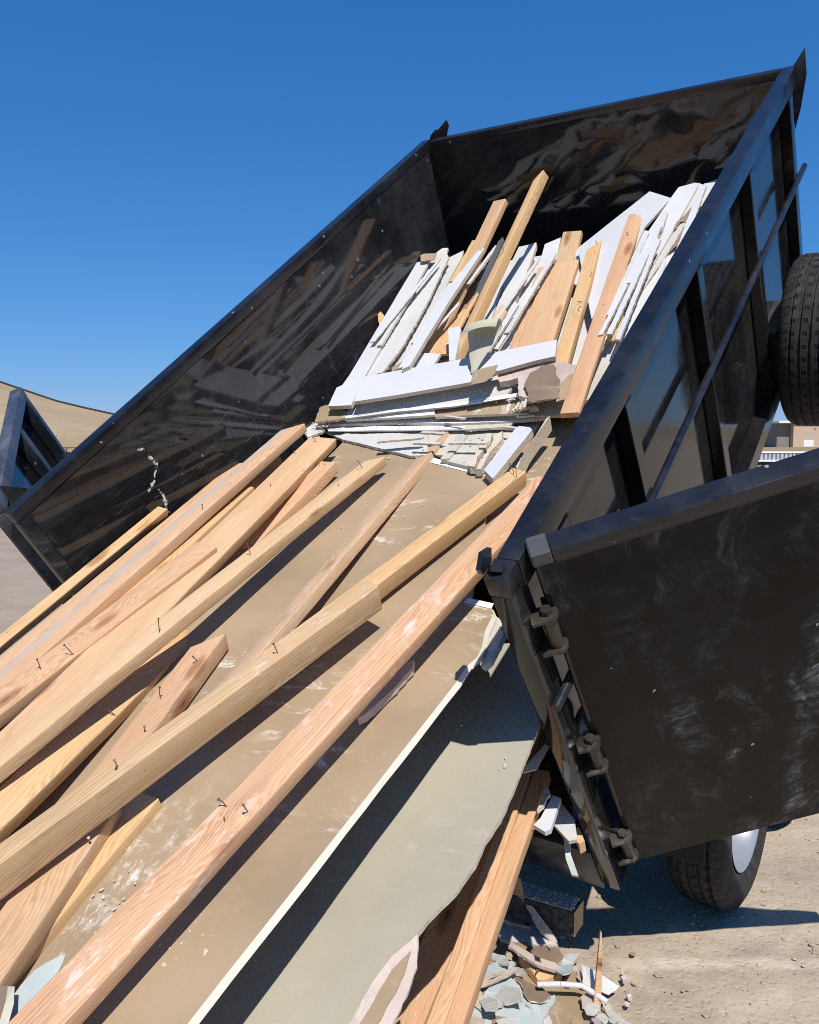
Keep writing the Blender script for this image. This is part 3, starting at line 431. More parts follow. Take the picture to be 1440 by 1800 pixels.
 ('drywall_scrap', 'long ivory strip under printed tape right of the dusty stud', 'drywall scrap', 'ivory', 'gyp', [[0.8309, 1.454, 0.6705], [1.07, 1.4633, 0.6682], [1.071, 1.4107, 0.6813], [0.8864, 1.3724, 0.6909]], [0.0, 0.2425, 0.9701], 0.01, 0.002, 0),
 ('white_scrap', 'leftmost long white drywall strip lying along left wall', 'drywall strip', 'white', 'gyp', [[0.0284, 2.6136, 0.8728], [0.1087, 2.6231, 0.8734], [0.2663, 1.593, 0.8016], [0.2808, 1.4149, 0.7809], [0.1647, 1.4141, 0.7808], [0.1649, 1.6212, 0.8033]], [0.0, -0.0599, 0.9982], 0.012, 0, 0),
 ('white_scrap', 'wide white strip with torn top second from left wall', 'drywall strip', 'white2', 'gyp', [[0.0783, 2.6677, 0.8461], [0.0848, 2.7424, 0.8605], [0.107, 2.7796, 0.8628], [0.1436, 2.7728, 0.8624], [0.16, 2.7174, 0.859], [0.1976, 2.6706, 0.8562], [0.282, 2.2648, 0.8319], [0.3407, 1.8552, 0.8073], [0.3361, 1.6521, 0.7951], [0.2533, 1.6241, 0.7934]], [0.0, -0.0599, 0.9982], 0.012, 0.003, 0),
 ('white_scrap', 'grey white strip with slanted end third from left wall', 'drywall strip', 'greyface', 'gyp', [[0.1364, 2.7667, 0.812], [0.1996, 2.8259, 0.8156], [0.2241, 2.7516, 0.8111], [0.267, 2.5154, 0.8069], [0.3495, 2.0722, 0.7803], [0.3713, 1.7939, 0.7636], [0.296, 1.739, 0.7603], [0.2906, 1.9297, 0.7718], [0.239, 2.333, 0.796]], [0.0, -0.0599, 0.9982], 0.012, 0, 0),
 ('white_scrap', 'white strip on edge fourth from left wall beside dark gap', 'drywall strip', 'white', 'gyp', [[0.3024, 2.6525, 0.8552], [0.3185, 2.6779, 0.8567], [0.4553, 1.8455, 0.8367], [0.4736, 1.6575, 0.8255], [0.4469, 1.6373, 0.8242], [0.4206, 1.8929, 0.8396]], [0.0, -0.0599, 0.9982], 0.02, 0, 0),
 ('white_scrap', 'slender white strip leaning along the leftmost tall stud', 'drywall strip', 'white', 'gyp', [[0.4589, 2.5641, 0.9298], [0.4897, 2.5693, 0.9302], [0.4872, 2.1318, 0.8839], [0.5224, 1.628, 0.8437], [0.4922, 1.604, 0.8422], [0.4165, 2.2088, 0.8885]], [0.0, -0.0599, 0.9982], 0.02, 0, 0),
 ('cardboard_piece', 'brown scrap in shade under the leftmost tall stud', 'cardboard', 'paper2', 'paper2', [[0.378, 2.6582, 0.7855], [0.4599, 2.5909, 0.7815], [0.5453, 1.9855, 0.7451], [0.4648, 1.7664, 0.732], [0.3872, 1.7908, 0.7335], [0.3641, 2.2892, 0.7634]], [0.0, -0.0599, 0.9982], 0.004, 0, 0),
 ('plywood_scrap', 'tan plywood scrap between white strips and tallest stud', 'plywood', 'pine', 'pine', [[0.4916, 2.2222, 0.7843], [0.5306, 2.2085, 0.7835], [0.5895, 1.8486, 0.7619], [0.4715, 1.8454, 0.7617], [0.411, 1.8934, 0.7646]], [0.0, -0.0599, 0.9982], 0.012, 0, 0),
 ('drywall_scrap', 'white scrap below plywood just above crosswise shelf board', 'drywall scrap', 'white', 'gyp', [[0.4778, 1.7988, 0.8039], [0.5912, 1.7845, 0.8031], [0.5949, 1.6867, 0.7972], [0.476, 1.6483, 0.7949]], [0.0, -0.0599, 0.9982], 0.012, 0, 0),
 ('white_moulding', 'little fluted white moulding piece beside the tallest stud', 'moulding', 'white', 'white', [[0.5664, 1.9366, 0.8422], [0.6225, 1.9547, 0.8433], [0.6413, 1.9218, 0.8413], [0.7253, 1.6856, 0.8271], [0.6954, 1.6868, 0.8272]], [0.0, -0.0599, 0.9982], 0.015, 0, 0),
 ('grey_trim', 'dark grey trim pipe between the two tall studs', 'trim', 'grey', 'grey', [[0.5207, 2.6642, 0.9159], [0.5285, 2.7072, 0.9184], [0.5515, 2.6692, 0.9162], [0.585, 2.2054, 0.8283], [0.6156, 1.9529, 0.7932], [0.5754, 1.9784, 0.7947]], [0.0, -0.0599, 0.9982], 0.02, 0, 0),
 ('drywall_scrap', 'shaded grey strip just right of the tallest stud', 'drywall scrap', 'greyface', 'gyp', [[0.5416, 2.8149, 0.8049], [0.5967, 2.8271, 0.8056], [0.671, 2.3393, 0.7764], [0.7254, 2.0041, 0.7562], [0.6942, 2.0063, 0.7564], [0.5777, 2.5567, 0.7894]], [0.0, -0.0599, 0.9982], 0.012, 0, 0),
 ('white_scrap', 'white wrinkled strip right of shaded grey strip', 'drywall strip', 'white2', 'gyp', [[0.65, 2.7293, 0.8498], [0.6858, 2.7445, 0.8507], [0.7012, 2.6977, 0.8479], [0.7328, 2.5483, 0.8389], [0.7946, 2.1977, 0.8179], [0.8392, 1.8881, 0.7993], [0.8714, 1.8018, 0.7941], [0.7774, 1.832, 0.7959], [0.7023, 2.208, 0.8185]], [0.0, -0.0599, 0.9982], 0.02, 0.002, 0),
 ('white_scrap', 'very narrow white sliver beside dark gap right of tallest stud', 'drywall strip', 'white', 'gyp', [[0.6348, 2.3706, 0.8082], [0.64, 2.3951, 0.8097], [0.7714, 1.858, 0.7975], [0.7422, 1.8511, 0.7971]], [0.0, -0.0599, 0.9982], 0.02, 0, 0),
 ('white_scrap', 'smooth white strip left of the wide glued board', 'drywall strip', 'white', 'gyp', [[0.7187, 2.4901, 0.8004], [0.7948, 2.5095, 0.8016], [0.8185, 2.3954, 0.7947], [0.8642, 2.1809, 0.7869], [0.9029, 1.9192, 0.7712], [0.9043, 1.8555, 0.7673], [0.8445, 1.8292, 0.7657], [0.8102, 1.9338, 0.772]], [0.0, -0.0599, 0.9982], 0.012, 0, 0),
 ('white_scrap', 'white board end behind the board with round knot', 'drywall strip', 'white', 'gyp', [[0.7757, 2.5143, 0.8069], [0.7241, 2.7557, 0.8313], [0.7927, 2.8085, 0.8345], [0.8411, 2.6073, 0.8124]], [0.0, -0.0599, 0.9982], 0.012, 0, 0),
 ('white_scrap', 'white scrap seen between knot board and bent nail stud', 'drywall strip', 'white', 'gyp', [[0.9123, 2.6947, 0.8177], [1.0386, 2.7079, 0.8185], [1.0866, 2.3513, 0.7971], [1.0273, 2.3593, 0.7976]], [0.0, -0.0599, 0.9982], 0.012, 0, 0),
 ('drywall_sheet', 'big white pointed drywall sheet behind the reddish plank', 'drywall sheet', 'white', 'gyp', [[1.2397, 2.9272, 0.9616], [1.3717, 2.8267, 0.9556], [1.2897, 2.6513, 0.9051], [1.2755, 2.2036, 0.8082], [1.2201, 2.051, 0.7891], [0.9596, 2.6215, 0.8533]], [0.0, -0.0599, 0.9982], 0.012, 0, 0),
 ('white_scrap', 'long white ridged strip second from the right bed rail', 'drywall strip', 'white', 'gyp', [[1.3784, 2.8269, 0.9656], [1.3865, 2.9052, 0.9703], [1.4571, 2.9284, 0.9717], [1.4811, 2.916, 0.971], [1.4517, 2.58, 0.9208], [1.4204, 2.2645, 0.8719], [1.3852, 2.0424, 0.8385], [1.3643, 1.7931, 0.8036], [1.3545, 1.6797, 0.7968], [1.3154, 2.4226, 0.9014]], [0.0, -0.0599, 0.9982], 0.012, 0, 0),
 ('white_scrap', 'grey white grooved strip beside the ridged white strip', 'drywall strip', 'greyface', 'gyp', [[1.4786, 2.9312, 0.9619], [1.5067, 2.9124, 0.9607], [1.5111, 2.8632, 0.9578], [1.4833, 2.4951, 0.9057], [1.4215, 2.1655, 0.8459], [1.4117, 1.9075, 0.8105], [1.3882, 1.8304, 0.8058], [1.4163, 2.2728, 0.8624]], [0.0, -0.0599, 0.9982], 0.012, 0.002, 0),
 ('torn_paper', 'dark torn paper shreds between white strips near right rail', 'torn paper', 'paper2', 'paper2', [[1.5065, 2.792, 0.9585], [1.5195, 2.6954, 0.9427], [1.5161, 2.465, 0.9039], [1.4709, 2.4072, 0.8904], [1.4862, 2.5333, 0.913], [1.5022, 2.6179, 0.9231], [1.4894, 2.6919, 0.9375], [1.4519, 2.5605, 0.9196], [1.4489, 2.6307, 0.9288], [1.4787, 2.6744, 0.9365]], [0.0, -0.0599, 0.9982], 0.003, 0.004, 0),
 ('white_scrap', 'broad white strip hard against the right bed rail', 'drywall strip', 'white', 'gyp', [[1.4817, 2.9798, 0.9398], [1.5462, 3.0156, 0.9419], [1.634, 2.899, 0.9349], [1.5124, 1.7437, 0.7506], [1.4177, 1.7098, 0.7486], [1.3688, 1.749, 0.7509], [1.388, 1.9902, 0.8154], [1.4511, 2.2988, 0.8639]], [0.0, -0.0599, 0.9982], 0.012, 0, 0),
 ('plywood_scrap', 'brown plywood sliver between reddish plank and right rail', 'plywood', 'pine', 'pine', [[1.3649, 2.105, 0.8523], [1.3837, 2.0689, 0.8501], [1.4065, 1.898, 0.8299], [1.4067, 1.8078, 0.8245], [1.3821, 1.8172, 0.825], [1.3666, 1.9617, 0.8337]], [0.0, -0.0599, 0.9982], 0.01, 0, 0),
 ('drywall_scrap', 'white scrap at foot of reddish plank beside right rail', 'drywall scrap', 'ivory', 'gyp', [[1.3493, 1.8073, 0.7544], [1.4353, 1.8033, 0.7542], [1.3956, 1.5294, 0.7378], [1.3735, 1.5118, 0.7367]], [0.0, -0.0599, 0.9982], 0.012, 0, 0),
 ('drywall_sheet', 'white drywall layer lying under scraps at front of bed', 'drywall sheet', 'white2', 'gyp', [[0.2468, 2.7293, 0.7598], [0.857, 2.7929, 0.7636], [1.4064, 2.7941, 0.7636], [1.458, 1.8155, 0.7049], [1.3038, 1.4877, 0.6853], [0.1733, 1.4471, 0.6828]], [0.0, -0.0599, 0.9982], 0.012, 0, 0),
 ('plywood_scrap', 'orange plywood ear poking out by the left bed wall', 'plywood', 'pine', 'pine', [[0.0166, 2.1626, 0.8308], [0.0297, 2.1716, 0.8313], [0.0812, 2.1259, 0.8286], [0.0984, 2.0397, 0.8234], [0.0607, 2.0926, 0.8266]], [0.0, -0.0599, 0.9982], 0.01, 0, 0),
 ('cardboard_piece', 'torn tan paper behind top of second white strip', 'cardboard', 'paper', 'gyp', [[0.0413, 2.6463, 0.8948], [0.0559, 2.6611, 0.8957], [0.1457, 2.6509, 0.8951], [0.1645, 2.5853, 0.8911], [0.0783, 2.5828, 0.891]], [0.0, -0.0599, 0.9982], 0.004, 0.002, 0),
 ('drywall_scrap', 'small tan block at foot of grey white strip', 'drywall scrap', 'paper', 'gyp', [[0.3952, 1.6656, 0.8159], [0.4306, 1.7116, 0.8187], [0.4448, 1.6682, 0.8161], [0.4105, 1.6268, 0.8136]], [0.0, -0.0599, 0.9982], 0.03, 0, 0),
 ('torn_paper', 'pale green torn paper by the foot of the reddish stud', 'torn paper', 'mint', 'gyp', [[1.4183, -0.962, 1.2955], [1.4275, -0.9733, 1.2983], [1.4355, -0.986, 1.3015], [1.4371, -1.0057, 1.3064], [1.4393, -1.041, 1.3153], [1.4509, -1.0832, 1.3258], [1.4702, -1.1244, 1.3361], [1.4323, -1.1418, 1.3404], [1.397, -1.063, 1.3207], [1.3888, -1.0074, 1.3068], [1.4046, -0.9738, 1.2984]], [0.0, 0.2425, 0.9701], 0.003, 0.003, 0),
 ('drywall_scrap', 'upright cream edged drywall scrap in bottom left corner', 'drywall scrap', 'paper2', 'gypedge', [[1.33, -1.0724, 1.3681], [1.421, -1.049, 1.3623], [1.4419, -1.0663, 1.3666], [1.5059, -1.1357, 1.3839], [1.451, -1.1609, 1.3902]], [0.0, 0.2425, 0.9701], 0.012, 0, 0),
 ('torn_paper', 'curled pink backed paper torn from greenish sheet corner', 'torn paper', 'pink', 'pink', [[1.8478, -0.6058, 0.9665], [1.8827, -0.6656, 0.9814], [1.8966, -0.7198, 0.995], [1.9021, -0.7744, 1.0086], [1.9139, -0.8437, 1.0259], [1.8213, -0.8865, 1.0366], [1.8285, -0.7962, 1.0141], [1.8209, -0.7232, 0.9958], [1.8265, -0.6646, 0.9811]], [0.0, 0.2425, 0.9701], 0.006, 0.0018, 0),
 ('torn_paper', 'tan liner strip framed by curled pink backed paper', 'torn paper', 'paper', 'paper', [[1.8573, -0.6438, 0.981], [1.873, -0.6872, 0.9918], [1.878, -0.7763, 1.0141], [1.8777, -0.8416, 1.0304], [1.853, -0.8423, 1.0306], [1.8481, -0.7669, 1.0117], [1.8462, -0.6902, 0.9925]], [0.0, 0.2425, 0.9701], 0.002, 0.002, 0),
 ('drywall_scrap', 'jagged broken tan corner hanging by the bed corner post', 'drywall scrap', 'ivory', 'gypedge', [[1.6255, 0.2329, 0.9458], [1.6948, 0.1505, 0.9664], [1.7157, 0.0438, 0.993], [1.71, 0.0189, 0.9993], [1.6732, 0.0797, 0.9841], [1.6454, 0.1578, 0.9645]], [0.0, 0.2425, 0.9701], 0.012, 0.003, 0),
 ('drywall_strip', 'white printed strip poking out under corner post', 'drywall strip', 'print', 'gyp', [[1.7342, 0.0992, 0.5752], [1.75, 0.0951, 0.5762], [1.7517, 0.0047, 0.5988], [1.7254, -0.0178, 0.6044], [1.7199, 0.007, 0.5983]], [0.0, 0.2425, 0.9701], 0.004, 0, 0),
 ('white_moulding', 'fluted white moulding end hanging out below corner post', 'moulding', 'white', 'white', [[1.771, 0.0066, 0.4784], [1.7957, 0.0047, 0.4788], [1.8149, -0.1033, 0.5058], [1.8041, -0.1154, 0.5089], [1.7662, -0.1055, 0.5064], [1.7732, -0.0781, 0.4995]], [0.0, 0.2425, 0.9701], 0.015, 0, 0),
 ('drywall_scrap', 'cream drywall bit between leaning stud and white moulding', 'drywall scrap', 'ivory', 'gyp', [[1.7492, 0.0273, 0.4932], [1.773, -0.0017, 0.5004], [1.7699, -0.0459, 0.5115], [1.7655, -0.0686, 0.5172]], [0.0, 0.2425, 0.9701], 0.012, 0.003, 0),
 ('drywall_scrap', 'shaded grey scrap hanging behind the corner post foot', 'drywall scrap', 'greyface', 'gyp', [[1.7598, 0.0375, 0.3906], [1.8218, -0.0053, 0.4013], [1.8561, -0.0654, 0.4164], [1.8371, -0.0788, 0.4197], [1.7728, -0.0408, 0.4102]], [0.0, 0.2425, 0.9701], 0.012, 0, 0),
 ('drywall_strip', 'pale blue strip dangling toward the ground under bed tail', 'drywall strip', 'mint', 'gyp', [[1.7842, -0.0298, 0.3475], [1.8089, -0.031, 0.3478], [1.8307, -0.0849, 0.3612], [1.8797, -0.1448, 0.3762], [1.8616, -0.1481, 0.377], [1.8269, -0.1067, 0.3667]], [0.0, 0.2425, 0.9701], 0.006, 0, 0),
 ('wood_scrap', 'small orange wood end behind the corner post foot', 'wood scrap', 'pine', 'pine', [[1.8037, -0.0073, 0.3418], [1.8168, 0.0063, 0.3384], [1.8501, -0.0321, 0.348], [1.8402, -0.0484, 0.3521]], [0.0, 0.2425, 0.9701], 0.038, 0, 0),
 ('drywall_sheet', 'dark filler sheet added to darken the inside of load under leaning studs', 'drywall sheet', 'paper2', 'gyp', [[1.5805, 0.4028, 0.2793], [1.6841, -0.128, 0.412], [1.8083, -0.8797, 0.5999], [1.5817, -1.298, 0.7045], [1.0777, -0.4058, 0.4815]], [0.0, 0.2425, 0.9701], 0.012, 0, 0),  # added filler, brown so the inside of the load stays dark
 ('drywall_strip', 'narrow broken white drywall strip wedged in the front scrap pile', 'drywall strip', 'white2', 'gyp', [[0.211, 1.8313, 0.8314], [0.1921, 1.985, 0.8406], [0.1662, 2.1899, 0.8529], [0.1494, 2.3441, 0.8621], [0.1612, 2.3567, 0.8629], [0.1752, 2.3288, 0.8612], [0.2051, 2.0932, 0.8471], [0.2367, 1.837, 0.8317]], [0.0, -0.0599, 0.9982], 0.012, 0.002, 0),
 ('drywall_strip', 'narrow broken white drywall strip wedged in the front scrap pile', 'drywall strip', 'white', 'gyp', [[0.4456, 1.6955, 0.8171], [0.4623, 1.8438, 0.826], [0.4853, 2.0412, 0.8378], [0.499, 2.1905, 0.8468], [0.5089, 2.1645, 0.8452], [0.5152, 2.1645, 0.8452], [0.4884, 1.9375, 0.8316], [0.4607, 1.6903, 0.8168]], [0.0, -0.0599, 0.9982], 0.006, 0.002, 0),
 ('drywall_strip', 'narrow broken white drywall strip wedged in the front scrap pile', 'drywall strip', 'white', 'gyp', [[0.171, 1.844, 0.8469], [0.1754, 2.0572, 0.8597], [0.1798, 2.3413, 0.8767], [0.1892, 2.5557, 0.8896], [0.1981, 2.5923, 0.8918], [0.2063, 2.5312, 0.8881], [0.2017, 2.2047, 0.8686], [0.1943, 1.8493, 0.8472]], [0.0, -0.0599, 0.9982], 0.006, 0.002, 0),
 ('drywall_strip', 'narrow broken white drywall strip wedged in the front scrap pile', 'drywall strip', 'white2', 'gyp', [[0.479, 2.3273, 0.8633], [0.4793, 2.4354, 0.8698], [0.4795, 2.5794, 0.8785], [0.4803, 2.6875, 0.8849], [0.4911, 2.6899, 0.8851], [0.4986, 2.6736, 0.8841], [0.4984, 2.5079, 0.8742], [0.4979, 2.3278, 0.8634]], [0.0, -0.0599, 0.9982], 0.012, 0.002, 0),
 ('drywall_strip', 'narrow broken white drywall strip wedged in the front scrap pile', 'drywall strip', 'white', 'gyp', [[0.3959, 1.8535, 0.8247], [0.3864, 2.0065, 0.8339], [0.3752, 2.2102, 0.8461], [0.3602, 2.3641, 0.8554], [0.3831, 2.3364, 0.8537], [0.3932, 2.3382, 0.8538], [0.4056, 2.104, 0.8397], [0.4216, 1.849, 0.8244]], [0.0, -0.0599, 0.9982], 0.012, 0.002, 0),
 ('drywall_strip', 'narrow broken white drywall strip wedged in the front scrap pile', 'drywall strip', 'white', 'gyp', [[0.4036, 1.9485, 0.8388], [0.3947, 2.1311, 0.8498], [0.3837, 2.3746, 0.8644], [0.3719, 2.5575, 0.8753], [0.3921, 2.5409, 0.8744], [0.4033, 2.5308, 0.8737], [0.4157, 2.2508, 0.8569], [0.4305, 1.9464, 0.8387]], [0.0, -0.0599, 0.9982], 0.006, 0.002, 0),
 ('drywall_strip', 'narrow broken white drywall strip wedged in the front scrap pile', 'drywall strip', 'white', 'gyp', [[1.4304, 1.7734, 0.8494], [1.4275, 1.973, 0.8815], [1.4248, 2.2388, 0.9243], [1.4173, 2.4394, 0.9565], [1.4357, 2.4039, 0.9512], [1.4442, 2.4069, 0.9519], [1.4469, 2.1013, 0.9026], [1.4519, 1.7686, 0.8491]], [0.0, -0.0599, 0.9982], 0.012, 0.002, 0),
 ('drywall_strip', 'narrow broken white drywall strip wedged in the front scrap pile', 'drywall strip', 'white2', 'gyp', [[1.3399, 1.944, 0.8637], [1.3398, 2.114, 0.8911], [1.3399, 2.3406, 0.9275], [1.3393, 2.5105, 0.9549], [1.3567, 2.5079, 0.9545], [1.3679, 2.4873, 0.9512], [1.3678, 2.2267, 0.9093], [1.3679, 1.9435, 0.8637]], [0.0, -0.0599, 0.9982], 0.012, 0.002, 0),
 ('drywall_strip', 'narrow broken white drywall strip wedged in the front scrap pile', 'drywall strip', 'white', 'gyp', [[1.3824, 1.8136, 0.8507], [1.3873, 2.0353, 0.8864], [1.3943, 2.3308, 0.934], [1.3979, 2.5526, 0.9697], [1.4125, 2.5413, 0.968], [1.4209, 2.5209, 0.9648], [1.4128, 2.1811, 0.9101], [1.4046, 1.8116, 0.8506]], [0.0, -0.0599, 0.9982], 0.012, 0.002, 0),
 ('drywall_strip', 'narrow broken white drywall strip wedged in the front scrap pile', 'drywall strip', 'white', 'gyp', [[1.5344, 2.107, 0.8921], [1.5275, 2.3232, 0.9269], [1.5196, 2.6113, 0.9733], [1.508, 2.8281, 1.0081], [1.5333, 2.8019, 1.0042], [1.5463, 2.7944, 1.0032], [1.5551, 2.4632, 0.9498], [1.5667, 2.1028, 0.8918]], [0.0, -0.0599, 0.9982], 0.012, 0.002, 0),
 ('drywall_strip', 'narrow broken white drywall strip wedged in the front scrap pile', 'drywall strip', 'white', 'gyp', [[1.3882, 2.2972, 0.9036], [1.3843, 2.4072, 0.9214], [1.3778, 2.5537, 0.945], [1.3787, 2.6648, 0.9627], [1.3921, 2.6798, 0.9649], [1.4061, 2.6557, 0.9607], [1.414, 2.4873, 0.9336], [1.4204, 2.3038, 0.904]], [0.0, -0.0599, 0.9982], 0.012, 0.002, 0),
 ('drywall_strip', 'narrow broken white drywall strip wedged in the front scrap pile', 'drywall strip', 'white', 'gyp', [[1.3429, 1.8199, 0.8449], [1.3517, 1.993, 0.8728], [1.3625, 2.2238, 0.91], [1.3745, 2.3974, 0.9379], [1.3828, 2.4212, 0.9416], [1.3878, 2.3764, 0.9343], [1.3756, 2.1111, 0.8915], [1.3608, 1.8226, 0.8451]], [0.0, -0.0599, 0.9982], 0.012, 0.002, 0),
 ('drywall_strip', 'narrow broken white drywall strip wedged in the front scrap pile', 'drywall strip', 'white', 'gyp', [[1.5048, 1.7146, 0.8156], [1.4966, 1.8895, 0.8438], [1.4851, 2.1226, 0.8814], [1.4792, 2.2979, 0.9095], [1.489, 2.3132, 0.9118], [1.4994, 2.2777, 0.906], [1.5129, 2.0097, 0.8628], [1.5265, 1.7182, 0.8159]], [0.0, -0.0599, 0.9982], 0.006, 0.002, 0),
 ('drywall_strip', 'narrow broken white drywall strip wedged in the front scrap pile', 'drywall strip', 'white', 'gyp', [[1.4875, 1.9765, 0.8588], [1.5036, 2.1574, 0.888], [1.5247, 2.3985, 0.9269], [1.5429, 2.5795, 0.9561], [1.5515, 2.5979, 0.959], [1.554, 2.5562, 0.9523], [1.5301, 2.2789, 0.9075], [1.503, 1.9774, 0.8589]], [0.0, -0.0599, 0.9982], 0.006, 0.002, 0),
 ('drywall_strip', 'narrow broken white drywall strip wedged in the front scrap pile', 'drywall strip', 'white', 'gyp', [[1.3705, 2.1343, 0.8992], [1.3725, 2.2654, 0.9203], [1.3747, 2.4403, 0.9484], [1.3787, 2.5716, 0.9695], [1.3931, 2.5795, 0.9707], [1.4036, 2.5557, 0.9668], [1.4013, 2.3547, 0.9344], [1.3979, 2.1361, 0.8993]], [0.0, -0.0599, 0.9982], 0.012, 0.002, 0),
 ('drywall_strip', 'narrow broken white drywall strip wedged in the front scrap pile', 'drywall strip', 'white2', 'gyp', [[0.7746, 1.9125, 0.8311], [0.778, 2.0923, 0.8419], [0.7817, 2.3319, 0.8563], [0.7885, 2.5123, 0.8671], [0.7969, 2.5367, 0.8686], [0.804, 2.4911, 0.8658], [0.8, 2.2156, 0.8493], [0.7942, 1.9159, 0.8313]], [0.0, -0.0599, 0.9982], 0.006, 0.002, 0),
 ('drywall_strip', 'narrow broken white drywall strip wedged in the front scrap pile', 'drywall strip', 'white', 'gyp', [[0.8431, 1.6193, 0.8232], [0.8413, 1.7718, 0.8323], [0.8397, 1.975, 0.8445], [0.8351, 2.1278, 0.8537], [0.8536, 2.113, 0.8528], [0.8638, 2.1042, 0.8523], [0.8654, 1.8705, 0.8383], [0.8685, 1.6164, 0.823]], [0.0, -0.0599, 0.9982], 0.012, 0.002, 0),
 ('drywall_strip', 'narrow broken white drywall strip wedged in the front scrap pile', 'drywall strip', 'white2', 'gyp', [[0.8883, 1.8731, 0.8444], [0.8829, 2.0696, 0.8561], [0.8754, 2.3316, 0.8719], [0.8717, 2.5283, 0.8837], [0.8835, 2.5403, 0.8844], [0.8939, 2.5044, 0.8822], [0.9028, 2.2032, 0.8642], [0.9117, 1.8757, 0.8445]], [0.0, -0.0599, 0.9982], 0.012, 0.002, 0),
 ('drywall_strip', 'narrow broken white drywall strip wedged in the front scrap pile', 'drywall strip', 'white', 'gyp', [[0.8799, 1.7711, 0.8278], [0.8788, 1.9284, 0.8372], [0.8781, 2.1379, 0.8498], [0.874, 2.2956, 0.8592], [0.8893, 2.2759, 0.8581], [0.8973, 2.271, 0.8578], [0.8979, 2.03, 0.8433], [0.8998, 1.7679, 0.8276]], [0.0, -0.0599, 0.9982], 0.012, 0.002, 0),
 ('drywall_strip', 'little cream drywall sliver lying across the printed tape band', 'drywall strip', 'white2', 'gyp', [[0.7702, 1.1785, 0.7731], [0.8089, 1.1791, 0.7729], [0.8603, 1.1807, 0.7725], [0.8998, 1.178, 0.7732], [0.907, 1.1717, 0.7748], [0.8979, 1.1648, 0.7765], [0.8389, 1.1626, 0.777], [0.7744, 1.1618, 0.7772]], [0.0, 0.2425, 0.9701], 0.008, 0.002, 0),
 ('drywall_strip', 'little cream drywall sliver lying across the printed tape band', 'drywall strip', 'gyp', 'gyp', [[0.7825, 1.4233, 0.7266], [0.8149, 1.4153, 0.7286], [0.8579, 1.4041, 0.7314], [0.8916, 1.3984, 0.7329], [0.8815, 1.3905, 0.7348], [0.8799, 1.3859, 0.736], [0.8306, 1.3991, 0.7327], [0.7765, 1.4123, 0.7294]], [0.0, 0.2425, 0.9701], 0.008, 0.002, 0),
 ('drywall_strip', 'little cream drywall sliver lying across the printed tape band', 'drywall strip', 'white2', 'gyp', [[0.9418, 1.1807, 0.7774], [0.9913, 1.1842, 0.7765], [1.0572, 1.189, 0.7753], [1.1067, 1.1926, 0.7744], [1.1073, 1.1828, 0.7769], [1.1013, 1.1758, 0.7786], [1.0254, 1.1704, 0.78], [0.943, 1.1644, 0.7815]], [0.0, 0.2425, 0.9701], 0.008, 0.002, 0),
 ('drywall_strip', 'little cream drywall sliver lying across the printed tape band', 'drywall strip', 'gyp', 'gyp', [[0.8733, 1.6609, 0.6551], [0.9311, 1.6462, 0.6588], [1.0082, 1.6274, 0.6635], [1.0657, 1.6094, 0.668], [1.0709, 1.598, 0.6709], [1.0562, 1.5924, 0.6723], [0.9675, 1.6137, 0.6669], [0.8712, 1.6383, 0.6608]], [0.0, 0.2425, 0.9701], 0.008, 0.002, 0),
 ('drywall_strip', 'little cream drywall sliver lying across the printed tape band', 'drywall strip', 'ivory', 'gyp', [[0.5897, 1.1819, 0.7756], [0.6472, 1.1972, 0.7718], [0.7234, 1.2184, 0.7665], [0.782, 1.2311, 0.7633], [0.7918, 1.221, 0.7659], [0.7835, 1.208, 0.7691], [0.6959, 1.1834, 0.7753], [0.6002, 1.1578, 0.7816]], [0.0, 0.2425, 0.9701], 0.008, 0.002, 0),
 ('drywall_strip', 'little cream drywall sliver lying across the printed tape band', 'drywall strip', 'white2', 'gyp', [[1.0925, 1.3587, 0.7262], [1.1193, 1.3532, 0.7276], [1.1551, 1.3466, 0.7292], [1.182, 1.3384, 0.7312], [1.1859, 1.3323, 0.7328], [1.1786, 1.3282, 0.7338], [1.1374, 1.3356, 0.732], [1.0927, 1.3448, 0.7296]], [0.0, 0.2425, 0.9701], 0.008, 0.002, 0),
 ('drywall_strip', 'little cream drywall sliver lying across the printed tape band', 'drywall strip', 'ivory', 'gyp', [[1.1017, 1.4413, 0.7146], [1.1239, 1.4462, 0.7134], [1.1533, 1.4531, 0.7117], [1.176, 1.4567, 0.7108], [1.1799, 1.4531, 0.7117], [1.1762, 1.4482, 0.7129], [1.1424, 1.4402, 0.7149], [1.1055, 1.4321, 0.7169]], [0.0, 0.2425, 0.9701], 0.008, 0.002, 0),
 ('drywall_strip', 'little cream drywall sliver lying across the printed tape band', 'drywall strip', 'gyp', 'gyp', [[0.7567, 1.2725, 0.7562], [0.7933, 1.2703, 0.7568], [0.8419, 1.2664, 0.7577], [0.8798, 1.2679, 0.7574], [0.8694, 1.2538, 0.7609], [0.868, 1.2468, 0.7626], [0.8122, 1.2516, 0.7614], [0.751, 1.2551, 0.7606]], [0.0, 0.2425, 0.9701], 0.008, 0.002, 0),
 ('wood_strip', 'thin tan wood strip wedged among white front scraps', 'wood strip', 'pine', 'pine', [[0.3507, 2.381, 0.8589], [0.3344, 2.5029, 0.8662], [0.313, 2.6656, 0.8759], [0.2948, 2.7873, 0.8832], [0.3237, 2.7859, 0.8832], [0.3428, 2.775, 0.8825], [0.3672, 2.5879, 0.8713], [0.3945, 2.3847, 0.8591]], [0.0, -0.0599, 0.9982], 0.01, 0.002, 0),
